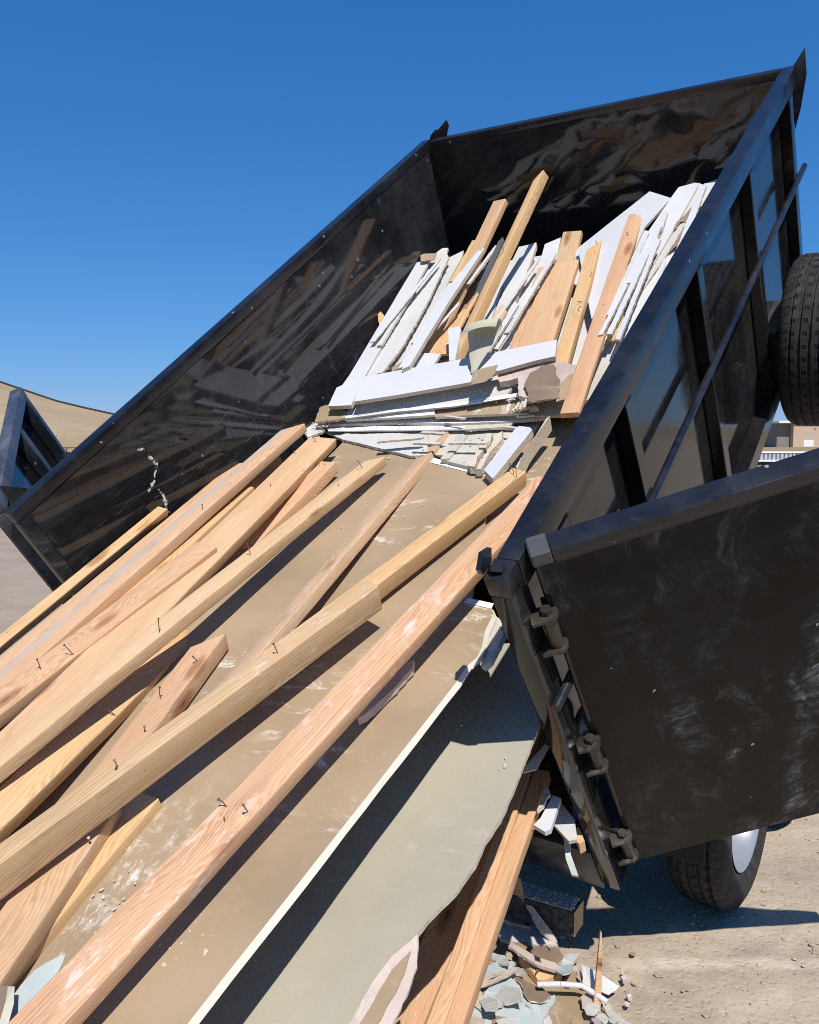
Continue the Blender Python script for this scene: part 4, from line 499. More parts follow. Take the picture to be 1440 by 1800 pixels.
 ('wood_strip', 'thin tan wood strip wedged among white front scraps', 'wood strip', 'fir2', 'pine', [[0.7654, 1.9031, 0.8302], [0.7684, 1.9676, 0.8341], [0.7717, 2.0536, 0.8392], [0.778, 2.1185, 0.8431], [0.7887, 2.1262, 0.8436], [0.7974, 2.1121, 0.8427], [0.794, 2.0132, 0.8368], [0.7887, 1.9056, 0.8303]], [0.0, -0.0599, 0.9982], 0.01, 0.002, 0),
 ('wood_strip', 'thin tan wood strip wedged among white front scraps', 'wood strip', 'fir2', 'pine', [[0.8003, 1.6981, 0.8179], [0.7929, 1.8121, 0.8247], [0.7825, 1.9641, 0.8338], [0.7767, 2.0782, 0.8407], [0.7982, 2.0843, 0.8411], [0.8151, 2.0673, 0.84], [0.8272, 1.8926, 0.8296], [0.8396, 1.7026, 0.8182]], [0.0, -0.0599, 0.9982], 0.01, 0.002, 0),
 ('wood_strip', 'thin tan wood strip wedged among white front scraps', 'wood strip', 'pale', 'pine', [[0.7806, 1.8302, 0.8258], [0.7714, 1.9149, 0.8309], [0.7578, 2.0275, 0.8376], [0.7539, 2.1136, 0.8428], [0.7702, 2.1267, 0.8436], [0.7879, 2.1111, 0.8427], [0.8041, 1.9818, 0.8349], [0.8192, 1.8406, 0.8264]], [0.0, -0.0599, 0.9982], 0.01, 0.002, 0),
 ('wood_strip', 'thin tan wood strip wedged among white front scraps', 'wood strip', 'pine', 'pine', [[0.599, 1.9574, 0.8334], [0.5891, 2.0421, 0.8385], [0.5749, 2.1547, 0.8453], [0.5692, 2.2408, 0.8504], [0.5758, 2.2558, 0.8513], [0.5871, 2.2352, 0.8501], [0.6037, 2.1059, 0.8424], [0.62, 1.9647, 0.8339]], [0.0, -0.0599, 0.9982], 0.01, 0.002, 0),
]
GROUND_SCRAPS=[
 ('drywall_sheet', 'tan drywall sheet lying broken on dirt at bottom right', 'drywall sheet', 'paper', 'gyp', [[0.2553, 2.6499, 0.02], [0.3348, 2.5891, 0.02], [0.4734, 2.5538, 0.02], [0.5109, 2.5167, 0.02], [0.56, 2.4034, 0.02], [0.6012, 2.2969, 0.02], [0.6413, 2.1625, 0.02], [0.0916, 2.1625, 0.02], [0.1888, 2.448, 0.02]], [0, 0, 1], 0.012, 0.006, 0),
 ('drywall_scrap', 'large pale blue painted scrap lying on the broken tan sheet', 'drywall scrap', 'blue', 'gyp', [[0.1222, 2.1654, 0.034], [0.1659, 2.3133, 0.034], [0.2397, 2.4434, 0.034], [0.3033, 2.4898, 0.034], [0.3364, 2.4623, 0.034], [0.3395, 2.3959, 0.034], [0.3528, 2.3703, 0.034], [0.3895, 2.3602, 0.034], [0.4287, 2.4063, 0.034], [0.426, 2.3703, 0.034], [0.3955, 2.3255, 0.034], [0.3668, 2.2658, 0.034], [0.3362, 2.1654, 0.034]], [0, 0, 1], 0.012, 0.004, 0),
 ('drywall_scrap', 'small pale blue painted scrap near foot of leaning stud', 'drywall scrap', 'blue', 'gyp', [[0.2112, 2.4724, 0.04], [0.2221, 2.5201, 0.04], [0.281, 2.5607, 0.04], [0.3365, 2.5607, 0.04], [0.3141, 2.523, 0.04], [0.2619, 2.4947, 0.04]], [0, 0, 1], 0.012, 0.004, 0),
 ('drywall_scrap', 'white scrap on dirt nearest the dark timber block', 'drywall scrap', 'greyface', 'gyp', [[0.2879, 2.7566, 0.05], [0.3463, 2.7634, 0.05], [0.4031, 2.7296, 0.05], [0.4484, 2.6803, 0.05], [0.4789, 2.6296, 0.05], [0.4041, 2.6327, 0.05], [0.3288, 2.6484, 0.05], [0.2973, 2.6643, 0.05]], [0, 0, 1], 0.012, 0.003, 0),
 ('drywall_scrap', 'dusty tan scrap in front of the white ground scrap', 'drywall scrap', 'paper2', 'gyp', [[0.3295, 2.6534, 0.045], [0.4054, 2.6408, 0.045], [0.4798, 2.6345, 0.045], [0.4887, 2.5617, 0.045], [0.471, 2.5124, 0.045], [0.4077, 2.5354, 0.045], [0.3644, 2.5826, 0.045]], [0, 0, 1], 0.012, 0.004, 0),
 ('torn_paper', 'rolled torn gypsum paper strip across ground scraps', 'torn paper', 'pink', 'pink', [[0.3091, 2.5457, 0.1], [0.3248, 2.5578, 0.1], [0.3855, 2.5084, 0.09], [0.4438, 2.4895, 0.08], [0.4626, 2.4767, 0.07], [0.4485, 2.4655, 0.07], [0.382, 2.4838, 0.08]], [0, 0, 1], 0.01, 0.003, 0),
 ('wood_scrap', 'small pale wood wedge among the ground scraps', 'wood scrap', 'pine', 'pine', [[0.3442, 2.5657, 0.05], [0.3701, 2.5207, 0.06], [0.4651, 2.4794, 0.05], [0.4069, 2.4615, 0.04], [0.3887, 2.4669, 0.04]], [0, 0, 1], 0.02, 0.0, 0),
 ('torn_paper', 'thin ragged tan strip along edge of blue scraps', 'torn paper', 'pink', 'pink', [[0.2003, 2.4233, 0.06], [0.2389, 2.4368, 0.06], [0.2846, 2.4641, 0.06], [0.3249, 2.4978, 0.06], [0.3301, 2.4837, 0.06], [0.2828, 2.4476, 0.06], [0.2374, 2.4206, 0.06], [0.2024, 2.4073, 0.06]], [0, 0, 1], 0.006, 0.003, 0),
 ('torn_paper', 'brown torn paper between blue scrap and white stick', 'torn paper', 'paper2', 'gyp', [[0.3205, 2.4744, 0.046], [0.3906, 2.4228, 0.046], [0.418, 2.3835, 0.046], [0.3878, 2.3505, 0.046], [0.3509, 2.358, 0.046], [0.3378, 2.3835, 0.046], [0.3353, 2.4416, 0.046]], [0, 0, 1], 0.004, 0.005, 0),
 ('torn_paper', 'speckled white paper sheet curling on the bare dirt', 'torn paper', 'white2', 'white2', [[0.5173, 2.4499, 0.1], [0.5641, 2.4809, 0.06], [0.6341, 2.452, 0.03], [0.5958, 2.4268, 0.02], [0.5522, 2.4238, 0.04], [0.5161, 2.4233, 0.06]], [0, 0, 1], 0.002, 0.003, 0),
 ('drywall_scrap', 'long cream edge scrap at far bottom of broken tan sheet', 'drywall scrap', 'ivory', 'gyp', [[0.5603, 2.3466, 0.04], [0.5802, 2.3616, 0.04], [0.5914, 2.3048, 0.04], [0.6483, 2.246, 0.04], [0.6205, 2.2009, 0.04], [0.5748, 2.2692, 0.04]], [0, 0, 1], 0.012, 0.004, 0),
 ('torn_paper', 'ragged tan strip hanging beside the dark timber block', 'torn paper', 'pink', 'pink', [[0.3881, 2.7109, 0.14], [0.4049, 2.6971, 0.14], [0.4543, 2.6624, 0.09], [0.4803, 2.6484, 0.05], [0.4687, 2.6452, 0.05], [0.4262, 2.6597, 0.08]], [0, 0, 1], 0.01, 0.004, 0),
 ('drywall_scrap', 'crumpled white scrap right under the dark timber block', 'drywall scrap', 'crumb', 'crumb', [[0.4395, 2.809, 0.06], [0.4768, 2.7883, 0.08], [0.4705, 2.7703, 0.05], [0.4414, 2.7566, 0.05]], [0, 0, 1], 0.02, 0.006, 0),
 ('drywall_scrap', 'brown scrap tucked behind the white ground scrap', 'drywall scrap', 'paper2', 'gyp', [[0.3031, 2.7567, 0.07], [0.3481, 2.7812, 0.08], [0.4024, 2.7532, 0.06], [0.4006, 2.7128, 0.06], [0.352, 2.7329, 0.06]], [0, 0, 1], 0.012, 0.005, 0),
 ('drywall_scrap', 'tiny white drywall chunk alone on the dirt', 'drywall scrap', 'white2', 'gyp', [[0.6567, 2.5215, 0.015], [0.6722, 2.5271, 0.015], [0.6732, 2.5102, 0.015], [0.6571, 2.5019, 0.015]], [0, 0, 1], 0.012, 0.003, 0),
 ('drywall_scrap', 'two tone white chunk on dirt below the tiny chunk', 'drywall scrap', 'white2', 'gyp', [[0.6534, 2.4386, 0.012], [0.6677, 2.4412, 0.012], [0.6654, 2.4254, 0.012], [0.6528, 2.4228, 0.012]], [0, 0, 1], 0.01, 0.003, 0),
 ('drywall_shard', 'small tan drywall shard in the rubble below the bed tail', 'drywall shard', 'paper', 'gyp', [[0.3505, 2.5291, 0.0822], [0.3438, 2.6008, 0.0635], [0.3564, 2.7089, 0.0305], [0.3813, 2.7763, 0.0163], [0.3956, 2.7061, 0.035], [0.3746, 2.586, 0.068]], [0, 0, 1], 0.003, 0.003, 0),
 ('drywall_shard', 'small white drywall shard in the rubble below the bed tail', 'drywall shard', 'white2', 'gyp', [[0.3761, 2.7181, 0.0231], [0.3659, 2.657, 0.0465], [0.3571, 2.6313, 0.053], [0.3506, 2.6696, 0.0378], [0.3535, 2.7407, 0.0122], [0.3644, 2.7867, -0.0044], [0.3731, 2.7756, 0.0004]], [0, 0, 1], 0.006, 0.003, 0),
 ('drywall_shard', 'small white drywall shard in the rubble below the bed tail', 'drywall shard', 'white2', 'gyp', [[0.5522, 2.2629, 0.0397], [0.522, 2.3362, 0.0199], [0.5628, 2.3352, 0.0261], [0.5809, 2.2677, 0.0459]], [0, 0, 1], 0.012, 0.003, 0),
 ('drywall_shard', 'small white drywall shard in the rubble below the bed tail', 'drywall shard', 'greyface', 'gyp', [[0.3377, 2.4664, 0.0488], [0.3154, 2.5271, 0.0171], [0.2964, 2.5805, 0.0007], [0.327, 2.5676, 0.016], [0.3524, 2.5086, 0.0478], [0.3543, 2.4583, 0.0642]], [0, 0, 1], 0.003, 0.003, 0),
 ('drywall_shard', 'small pinkish drywall shard in the rubble below the bed tail', 'drywall shard', 'pink', 'pink', [[0.4472, 2.5867, 0.0253], [0.4624, 2.6195, 0.0192], [0.4799, 2.5823, 0.0353], [0.4778, 2.5016, 0.0614], [0.4646, 2.4434, 0.0779], [0.4452, 2.451, 0.0723], [0.4343, 2.5153, 0.0489]], [0, 0, 1], 0.006, 0.003, 0),
 ('drywall_shard', 'small white drywall shard in the rubble below the bed tail', 'drywall shard', 'greyface', 'gyp', [[0.4579, 2.9147, 0.0003], [0.4721, 2.8565, -0.0053], [0.4224, 2.7555, 0.0205], [0.3565, 2.6981, 0.0519], [0.3508, 2.7511, 0.0574], [0.3903, 2.8454, 0.0316]], [0, 0, 1], 0.003, 0.003, 0),
 ('drywall_shard', 'small brown drywall shard in the rubble below the bed tail', 'drywall shard', 'paper2', 'paper2', [[0.4495, 2.7857, -0.0058], [0.4586, 2.7703, 0.0088], [0.4696, 2.7141, 0.0376], [0.4823, 2.6646, 0.0589], [0.4731, 2.6536, 0.0568], [0.4572, 2.6926, 0.0327], [0.4521, 2.7541, 0.0049]], [0, 0, 1], 0.003, 0.003, 0),
 ('drywall_shard', 'small white drywall shard in the rubble below the bed tail', 'drywall shard', 'greyface', 'gyp', [[0.3544, 2.2733, 0.0341], [0.3743, 2.3194, 0.0285], [0.4213, 2.3658, 0.0144], [0.4272, 2.3408, 0.0112], [0.4018, 2.293, 0.0234]], [0, 0, 1], 0.012, 0.003, 0),
 ('drywall_shard', 'small white drywall shard in the rubble below the bed tail', 'drywall shard', 'white2', 'gyp', [[0.3524, 2.3372, 0.0391], [0.3371, 2.3488, 0.0471], [0.3993, 2.4404, 0.0028], [0.4033, 2.422, -0.0052]], [0, 0, 1], 0.006, 0.003, 0),
 ('drywall_shard', 'small pale blue drywall shard in the rubble below the bed tail', 'drywall shard', 'blue', 'gyp', [[0.3321, 2.5134, 0.0337], [0.3035, 2.4979, 0.0339], [0.2754, 2.5616, 0.0292], [0.3193, 2.57, 0.0291]], [0, 0, 1], 0.012, 0.003, 0),
 ('drywall_shard', 'small white drywall shard in the rubble below the bed tail', 'drywall shard', 'white2', 'gyp', [[0.2318, 2.4078, 0.0276], [0.2538, 2.3448, 0.059], [0.2465, 2.2558, 0.0909], [0.212, 2.268, 0.0793], [0.2035, 2.3671, 0.0402]], [0, 0, 1], 0.003, 0.003, 0),
 ('drywall_shard', 'small pinkish drywall shard in the rubble below the bed tail', 'drywall shard', 'pink', 'pink', [[0.5296, 2.4151, 0.0374], [0.5623, 2.4276, 0.0274], [0.5767, 2.4138, 0.0225], [0.5594, 2.3844, 0.0264], [0.5336, 2.3543, 0.0362], [0.4993, 2.3442, 0.0445], [0.5022, 2.3772, 0.045]], [0, 0, 1], 0.012, 0.003, 0),
 ('drywall_shard', 'small white drywall shard in the rubble below the bed tail', 'drywall shard', 'greyface', 'gyp', [[0.2471, 2.2215, 0.0665], [0.2389, 2.2433, 0.0701], [0.3081, 2.3018, 0.0381], [0.3459, 2.3239, 0.0148], [0.3141, 2.281, 0.0324]], [0, 0, 1], 0.003, 0.003, 0),
 ('drywall_shard', 'small cream drywall shard in the rubble below the bed tail', 'drywall shard', 'crumb', 'crumb', [[0.1804, 2.1766, 0.0748], [0.1469, 2.1698, 0.0788], [0.1504, 2.2312, 0.0634], [0.1664, 2.2942, 0.0402], [0.2003, 2.3431, 0.0267], [0.2187, 2.3004, 0.033], [0.208, 2.2316, 0.0544]], [0, 0, 1], 0.006, 0.003, 0),
 ('drywall_shard', 'small tan drywall shard in the rubble below the bed tail', 'drywall shard', 'paper', 'gyp', [[0.4721, 2.4428, 0.0387], [0.4656, 2.4562, 0.0356], [0.4837, 2.5092, 0.0272], [0.5125, 2.5438, 0.0197], [0.5186, 2.5334, 0.0189], [0.5157, 2.5012, 0.0253], [0.4862, 2.4448, 0.0342]], [0, 0, 1], 0.003, 0.003, 0),
 ('drywall_shard', 'small white drywall shard in the rubble below the bed tail', 'drywall shard', 'greyface', 'gyp', [[0.5539, 2.2433, 0.0679], [0.5745, 2.3073, 0.0394], [0.6107, 2.3464, 0.0187], [0.6015, 2.2948, 0.0344], [0.5647, 2.238, 0.0648]], [0, 0, 1], 0.003, 0.003, 0),
 ('drywall_shard', 'small tan drywall shard in the rubble below the bed tail', 'drywall shard', 'paper', 'gyp', [[0.2581, 2.2148, 0.0607], [0.2274, 2.2171, 0.062], [0.2387, 2.3151, 0.0342], [0.2883, 2.3848, 0.0158], [0.2955, 2.3031, 0.0322]], [0, 0, 1], 0.012, 0.003, 0),
 ('drywall_shard', 'small white drywall shard in the rubble below the bed tail', 'drywall shard', 'white2', 'gyp', [[0.4644, 2.4931, 0.0685], [0.4803, 2.5536, 0.0561], [0.5202, 2.6306, 0.0247], [0.55, 2.6317, 0.0175], [0.513, 2.5443, 0.0446]], [0, 0, 1], 0.012, 0.003, 0),
 ('drywall_shard', 'small white drywall shard in the rubble below the bed tail', 'drywall shard', 'white2', 'gyp', [[0.3091, 2.5739, 0.0451], [0.3069, 2.498, 0.0698], [0.2826, 2.5314, 0.048], [0.254, 2.6253, 0.0099], [0.2476, 2.666, 0.008]], [0, 0, 1], 0.006, 0.003, 0),
 ('drywall_shard', 'small white drywall shard in the rubble below the bed tail', 'drywall shard', 'greyface', 'gyp', [[0.2244, 2.4284, 0.0175], [0.2711, 2.4639, 0.0268], [0.3215, 2.3863, 0.0654], [0.3222, 2.3092, 0.08], [0.2741, 2.3417, 0.0504]], [0, 0, 1], 0.006, 0.003, 0),
 ('drywall_shard', 'small pinkish drywall shard in the rubble below the bed tail', 'drywall shard', 'pink', 'pink', [[0.2374, 2.4693, 0.0112], [0.2638, 2.4756, 0.0136], [0.3093, 2.4581, 0.021], [0.3496, 2.424, 0.0279], [0.3366, 2.4074, 0.029], [0.3096, 2.4099, 0.0236], [0.266, 2.4381, 0.0157]], [0, 0, 1], 0.012, 0.003, 0),
 ('drywall_shard', 'small tan drywall shard in the rubble below the bed tail', 'drywall shard', 'paper', 'gyp', [[0.223, 2.2997, 0.0279], [0.1773, 2.2738, 0.0415], [0.1443, 2.2928, 0.0427], [0.1882, 2.3479, 0.0297], [0.2276, 2.3549, 0.0206]], [0, 0, 1], 0.006, 0.003, 0),
 ('drywall_shard', 'small tan drywall shard in the rubble below the bed tail', 'drywall shard', 'paper', 'gyp', [[0.4583, 2.2908, 0.0328], [0.5024, 2.3215, 0.0175], [0.5371, 2.3253, 0.0042], [0.5289, 2.2994, 0.003], [0.4993, 2.2594, 0.0148], [0.4578, 2.2435, 0.0306], [0.4467, 2.2557, 0.0387]], [0, 0, 1], 0.003, 0.003, 0),
 ('drywall_shard', 'small white drywall shard in the rubble below the bed tail', 'drywall shard', 'white2', 'gyp', [[0.2605, 2.3809, 0.0391], [0.3042, 2.4289, 0.0178], [0.2892, 2.3667, 0.0356], [0.2277, 2.2883, 0.0678], [0.2198, 2.3016, 0.07]], [0, 0, 1], 0.006, 0.003, 0),
 ('drywall_shard', 'small cream drywall shard in the rubble below the bed tail', 'drywall shard', 'crumb', 'crumb', [[0.1879, 2.3446, 0.0419], [0.1882, 2.4205, 0.0332], [0.2122, 2.4417, 0.0299], [0.2204, 2.3883, 0.0365], [0.2071, 2.3187, 0.044]], [0, 0, 1], 0.003, 0.003, 0),
 ('drywall_shard', 'small cream drywall shard in the rubble below the bed tail', 'drywall shard', 'crumb', 'crumb', [[0.4324, 2.6725, 0.0403], [0.4225, 2.7917, 0.0059], [0.4596, 2.866, -0.0115], [0.4913, 2.817, 0.0055], [0.4702, 2.6859, 0.0399], [0.4495, 2.5964, 0.0573]], [0, 0, 1], 0.006, 0.003, 0),
 ('drywall_shard', 'small pale blue drywall shard in the rubble below the bed tail', 'drywall shard', 'blue', 'gyp', [[0.4931, 2.5965, 0.0321], [0.5244, 2.6122, 0.0281], [0.5139, 2.5386, 0.0463], [0.4906, 2.4564, 0.0731], [0.458, 2.4152, 0.0882], [0.4401, 2.444, 0.0803], [0.4655, 2.5265, 0.0553]], [0, 0, 1], 0.003, 0.003, 0),
 ('drywall_shard', 'small white drywall shard in the rubble below the bed tail', 'drywall shard', 'white2', 'gyp', [[0.5232, 2.2897, 0.051], [0.5017, 2.2926, 0.053], [0.4992, 2.321, 0.0501], [0.52, 2.3503, 0.0445], [0.5405, 2.3584, 0.0404], [0.5481, 2.3443, 0.0409], [0.5437, 2.3178, 0.0456]], [0, 0, 1], 0.003, 0.003, 0),
 ('drywall_shard', 'small white drywall shard in the rubble below the bed tail', 'drywall shard', 'greyface', 'gyp', [[0.1781, 2.2446, 0.0468], [0.1343, 2.2097, 0.0606], [0.1359, 2.268, 0.0493], [0.19, 2.3518, 0.0287], [0.2004, 2.323, 0.0271]], [0, 0, 1], 0.012, 0.003, 0),
 ('drywall_shard', 'small white drywall shard in the rubble below the bed tail', 'drywall shard', 'greyface', 'gyp', [[0.4678, 2.5116, 0.0446], [0.5346, 2.6088, -0.006], [0.5317, 2.5691, 0.0004], [0.4643, 2.4799, 0.0509]], [0, 0, 1], 0.006, 0.003, 0),
 ('drywall_shard', 'small white drywall shard in the rubble below the bed tail', 'drywall shard', 'white2', 'gyp', [[0.5118, 2.233, 0.0639], [0.5157, 2.298, 0.0361], [0.5298, 2.2795, 0.0502], [0.5264, 2.2135, 0.078]], [0, 0, 1], 0.003, 0.003, 0),
 ('drywall_shard', 'small brown drywall shard in the rubble below the bed tail', 'drywall shard', 'paper2', 'paper2', [[0.4477, 2.6661, 0.0081], [0.4223, 2.5336, 0.0449], [0.3847, 2.4616, 0.0666], [0.4033, 2.5995, 0.0297]], [0, 0, 1], 0.006, 0.003, 0),
 ('drywall_shard', 'tiny white drywall chip scattered on the bare dirt', 'drywall shard', 'greyface', 'gyp', [[0.6668, 2.5405, 0.012], [0.6631, 2.5401, 0.012], [0.6629, 2.5435, 0.012], [0.666, 2.5492, 0.012], [0.67, 2.5503, 0.012], [0.6709, 2.5469, 0.012]], [0, 0, 1], 0.003, 0.003, 0),
 ('drywall_shard', 'tiny pale blue drywall chip scattered on the bare dirt', 'drywall shard', 'blue', 'gyp', [[0.5053, 2.7338, 0.012], [0.4985, 2.7392, 0.012], [0.5055, 2.7439, 0.012], [0.5159, 2.7448, 0.012], [0.5212, 2.7402, 0.012], [0.5174, 2.7351, 0.012]], [0, 0, 1], 0.003, 0.003, 0),
 ('drywall_shard', 'tiny tan drywall chip scattered on the bare dirt', 'drywall shard', 'paper', 'gyp', [[0.4387, 2.4012, 0.012], [0.4371, 2.4064, 0.012], [0.4396, 2.4121, 0.012], [0.4436, 2.4098, 0.012], [0.4463, 2.4074, 0.012], [0.4453, 2.4026, 0.012], [0.4423, 2.3984, 0.012]], [0, 0, 1], 0.003, 0.003, 0),
 ('drywall_shard', 'tiny white drywall chip scattered on the bare dirt', 'drywall shard', 'white2', 'gyp', [[0.5423, 2.3378, 0.012], [0.5367, 2.3405, 0.012], [0.5347, 2.3443, 0.012], [0.5366, 2.3473, 0.012], [0.543, 2.3457, 0.012], [0.5435, 2.3413, 0.012]], [0, 0, 1], 0.003, 0.003, 0),
 ('drywall_shard', 'tiny brown drywall chip scattered on the bare dirt', 'drywall shard', 'paper2', 'paper2', [[0.7259, 2.633, 0.012], [0.7167, 2.6318, 0.012], [0.7159, 2.641, 0.012], [0.718, 2.6488, 0.012], [0.7258, 2.6529, 0.012], [0.7325, 2.6483, 0.012], [0.731, 2.6399, 0.012]], [0, 0, 1], 0.003, 0.003, 0),
 ('drywall_shard', 'tiny pale blue drywall chip scattered on the bare dirt', 'drywall shard', 'blue', 'gyp', [[0.5451, 2.3452, 0.012], [0.5433, 2.3478, 0.012], [0.5471, 2.3523, 0.012], [0.5511, 2.3505, 0.012], [0.5497, 2.347, 0.012]], [0, 0, 1], 0.003, 0.003, 0),
 ('drywall_shard', 'tiny white drywall chip scattered on the bare dirt', 'drywall shard', 'white2', 'gyp', [[0.4518, 2.3502, 0.012], [0.4461, 2.3515, 0.012], [0.4475, 2.356, 0.012], [0.4532, 2.3574, 0.012], [0.4546, 2.3537, 0.012]], [0, 0, 1], 0.003, 0.003, 0),
 ('drywall_shard', 'tiny cream drywall chip scattered on the bare dirt', 'drywall shard', 'crumb', 'crumb', [[0.5731, 2.3993, 0.012], [0.5801, 2.3959, 0.012], [0.572, 2.3877, 0.012], [0.5656, 2.3912, 0.012]], [0, 0, 1], 0.003, 0.003, 0),
 ('drywall_shard', 'tiny pinkish drywall chip scattered on the bare dirt', 'drywall shard', 'pink', 'pink', [[0.5554, 2.5384, 0.012], [0.5572, 2.5307, 0.012], [0.5526, 2.5233, 0.012], [0.5482, 2.5249, 0.012], [0.5471, 2.5332, 0.012], [0.5514, 2.5391, 0.012]], [0, 0, 1], 0.003, 0.003, 0),
 ('drywall_shard', 'tiny cream drywall chip scattered on the bare dirt', 'drywall shard', 'crumb', 'crumb', [[0.6459, 2.3881, 0.012], [0.6391, 2.3862, 0.012], [0.638, 2.3962, 0.012], [0.6432, 2.405, 0.012], [0.65, 2.3967, 0.012]], [0, 0, 1], 0.003, 0.003, 0),
 ('wood_scrap', 'upright tan board stub beside the dark timber block', 'wood scrap', 'pine', 'pine', [[0.3442, 2.7147, 0.24], [0.3653, 2.689, 0.24], [0.3807, 2.728, 0.16], [0.4033, 2.788, 0.07], [0.3648, 2.8057, 0.07]], [0, 0, 1], 0.02, 0.0, 0),
]
FIN=[[1.8678, 3.1001, 1.34], [1.892, 3.1001, 1.3693], [1.9231, 3.1001, 1.4101], [1.924, 3.1001, 1.303], [1.8938, 3.1001, 1.1666], [1.8654, 3.1001, 1.0779], [1.8611, 3.1001, 1.197]]
BRACKET=[[-0.0035, 3.1001, 1.2992], [0.0403, 3.1001, 1.3668], [0.0741, 3.1001, 1.3886], [0.0958, 3.1001, 1.3878], [0.1606, 3.1001, 1.4276], [0.1664, 3.1001, 1.3936], [0.1452, 3.1001, 1.364], [0.1084, 3.1001, 1.2808]]
HOLD_PLATE=[[-0.1, 0.0436, 1.4339], [-0.1, 0.1535, 1.3214], [-0.1, 0.1066, 1.2903], [-0.1, 0.0374, 1.2979], [-0.1, -0.017, 1.359]]
WHITE_STICK=[[0.378, 2.3977, 0.07], [0.4443, 2.3928, 0.075], [0.508, 2.3924, 0.07], [0.541, 2.3733, 0.06], [0.5734, 2.3472, 0.05]]
CURL_BASE=[[0.8685, 1.5826, 0.831], [0.9114, 1.597, 0.8318], [0.8434, 1.6427, 0.8346]]
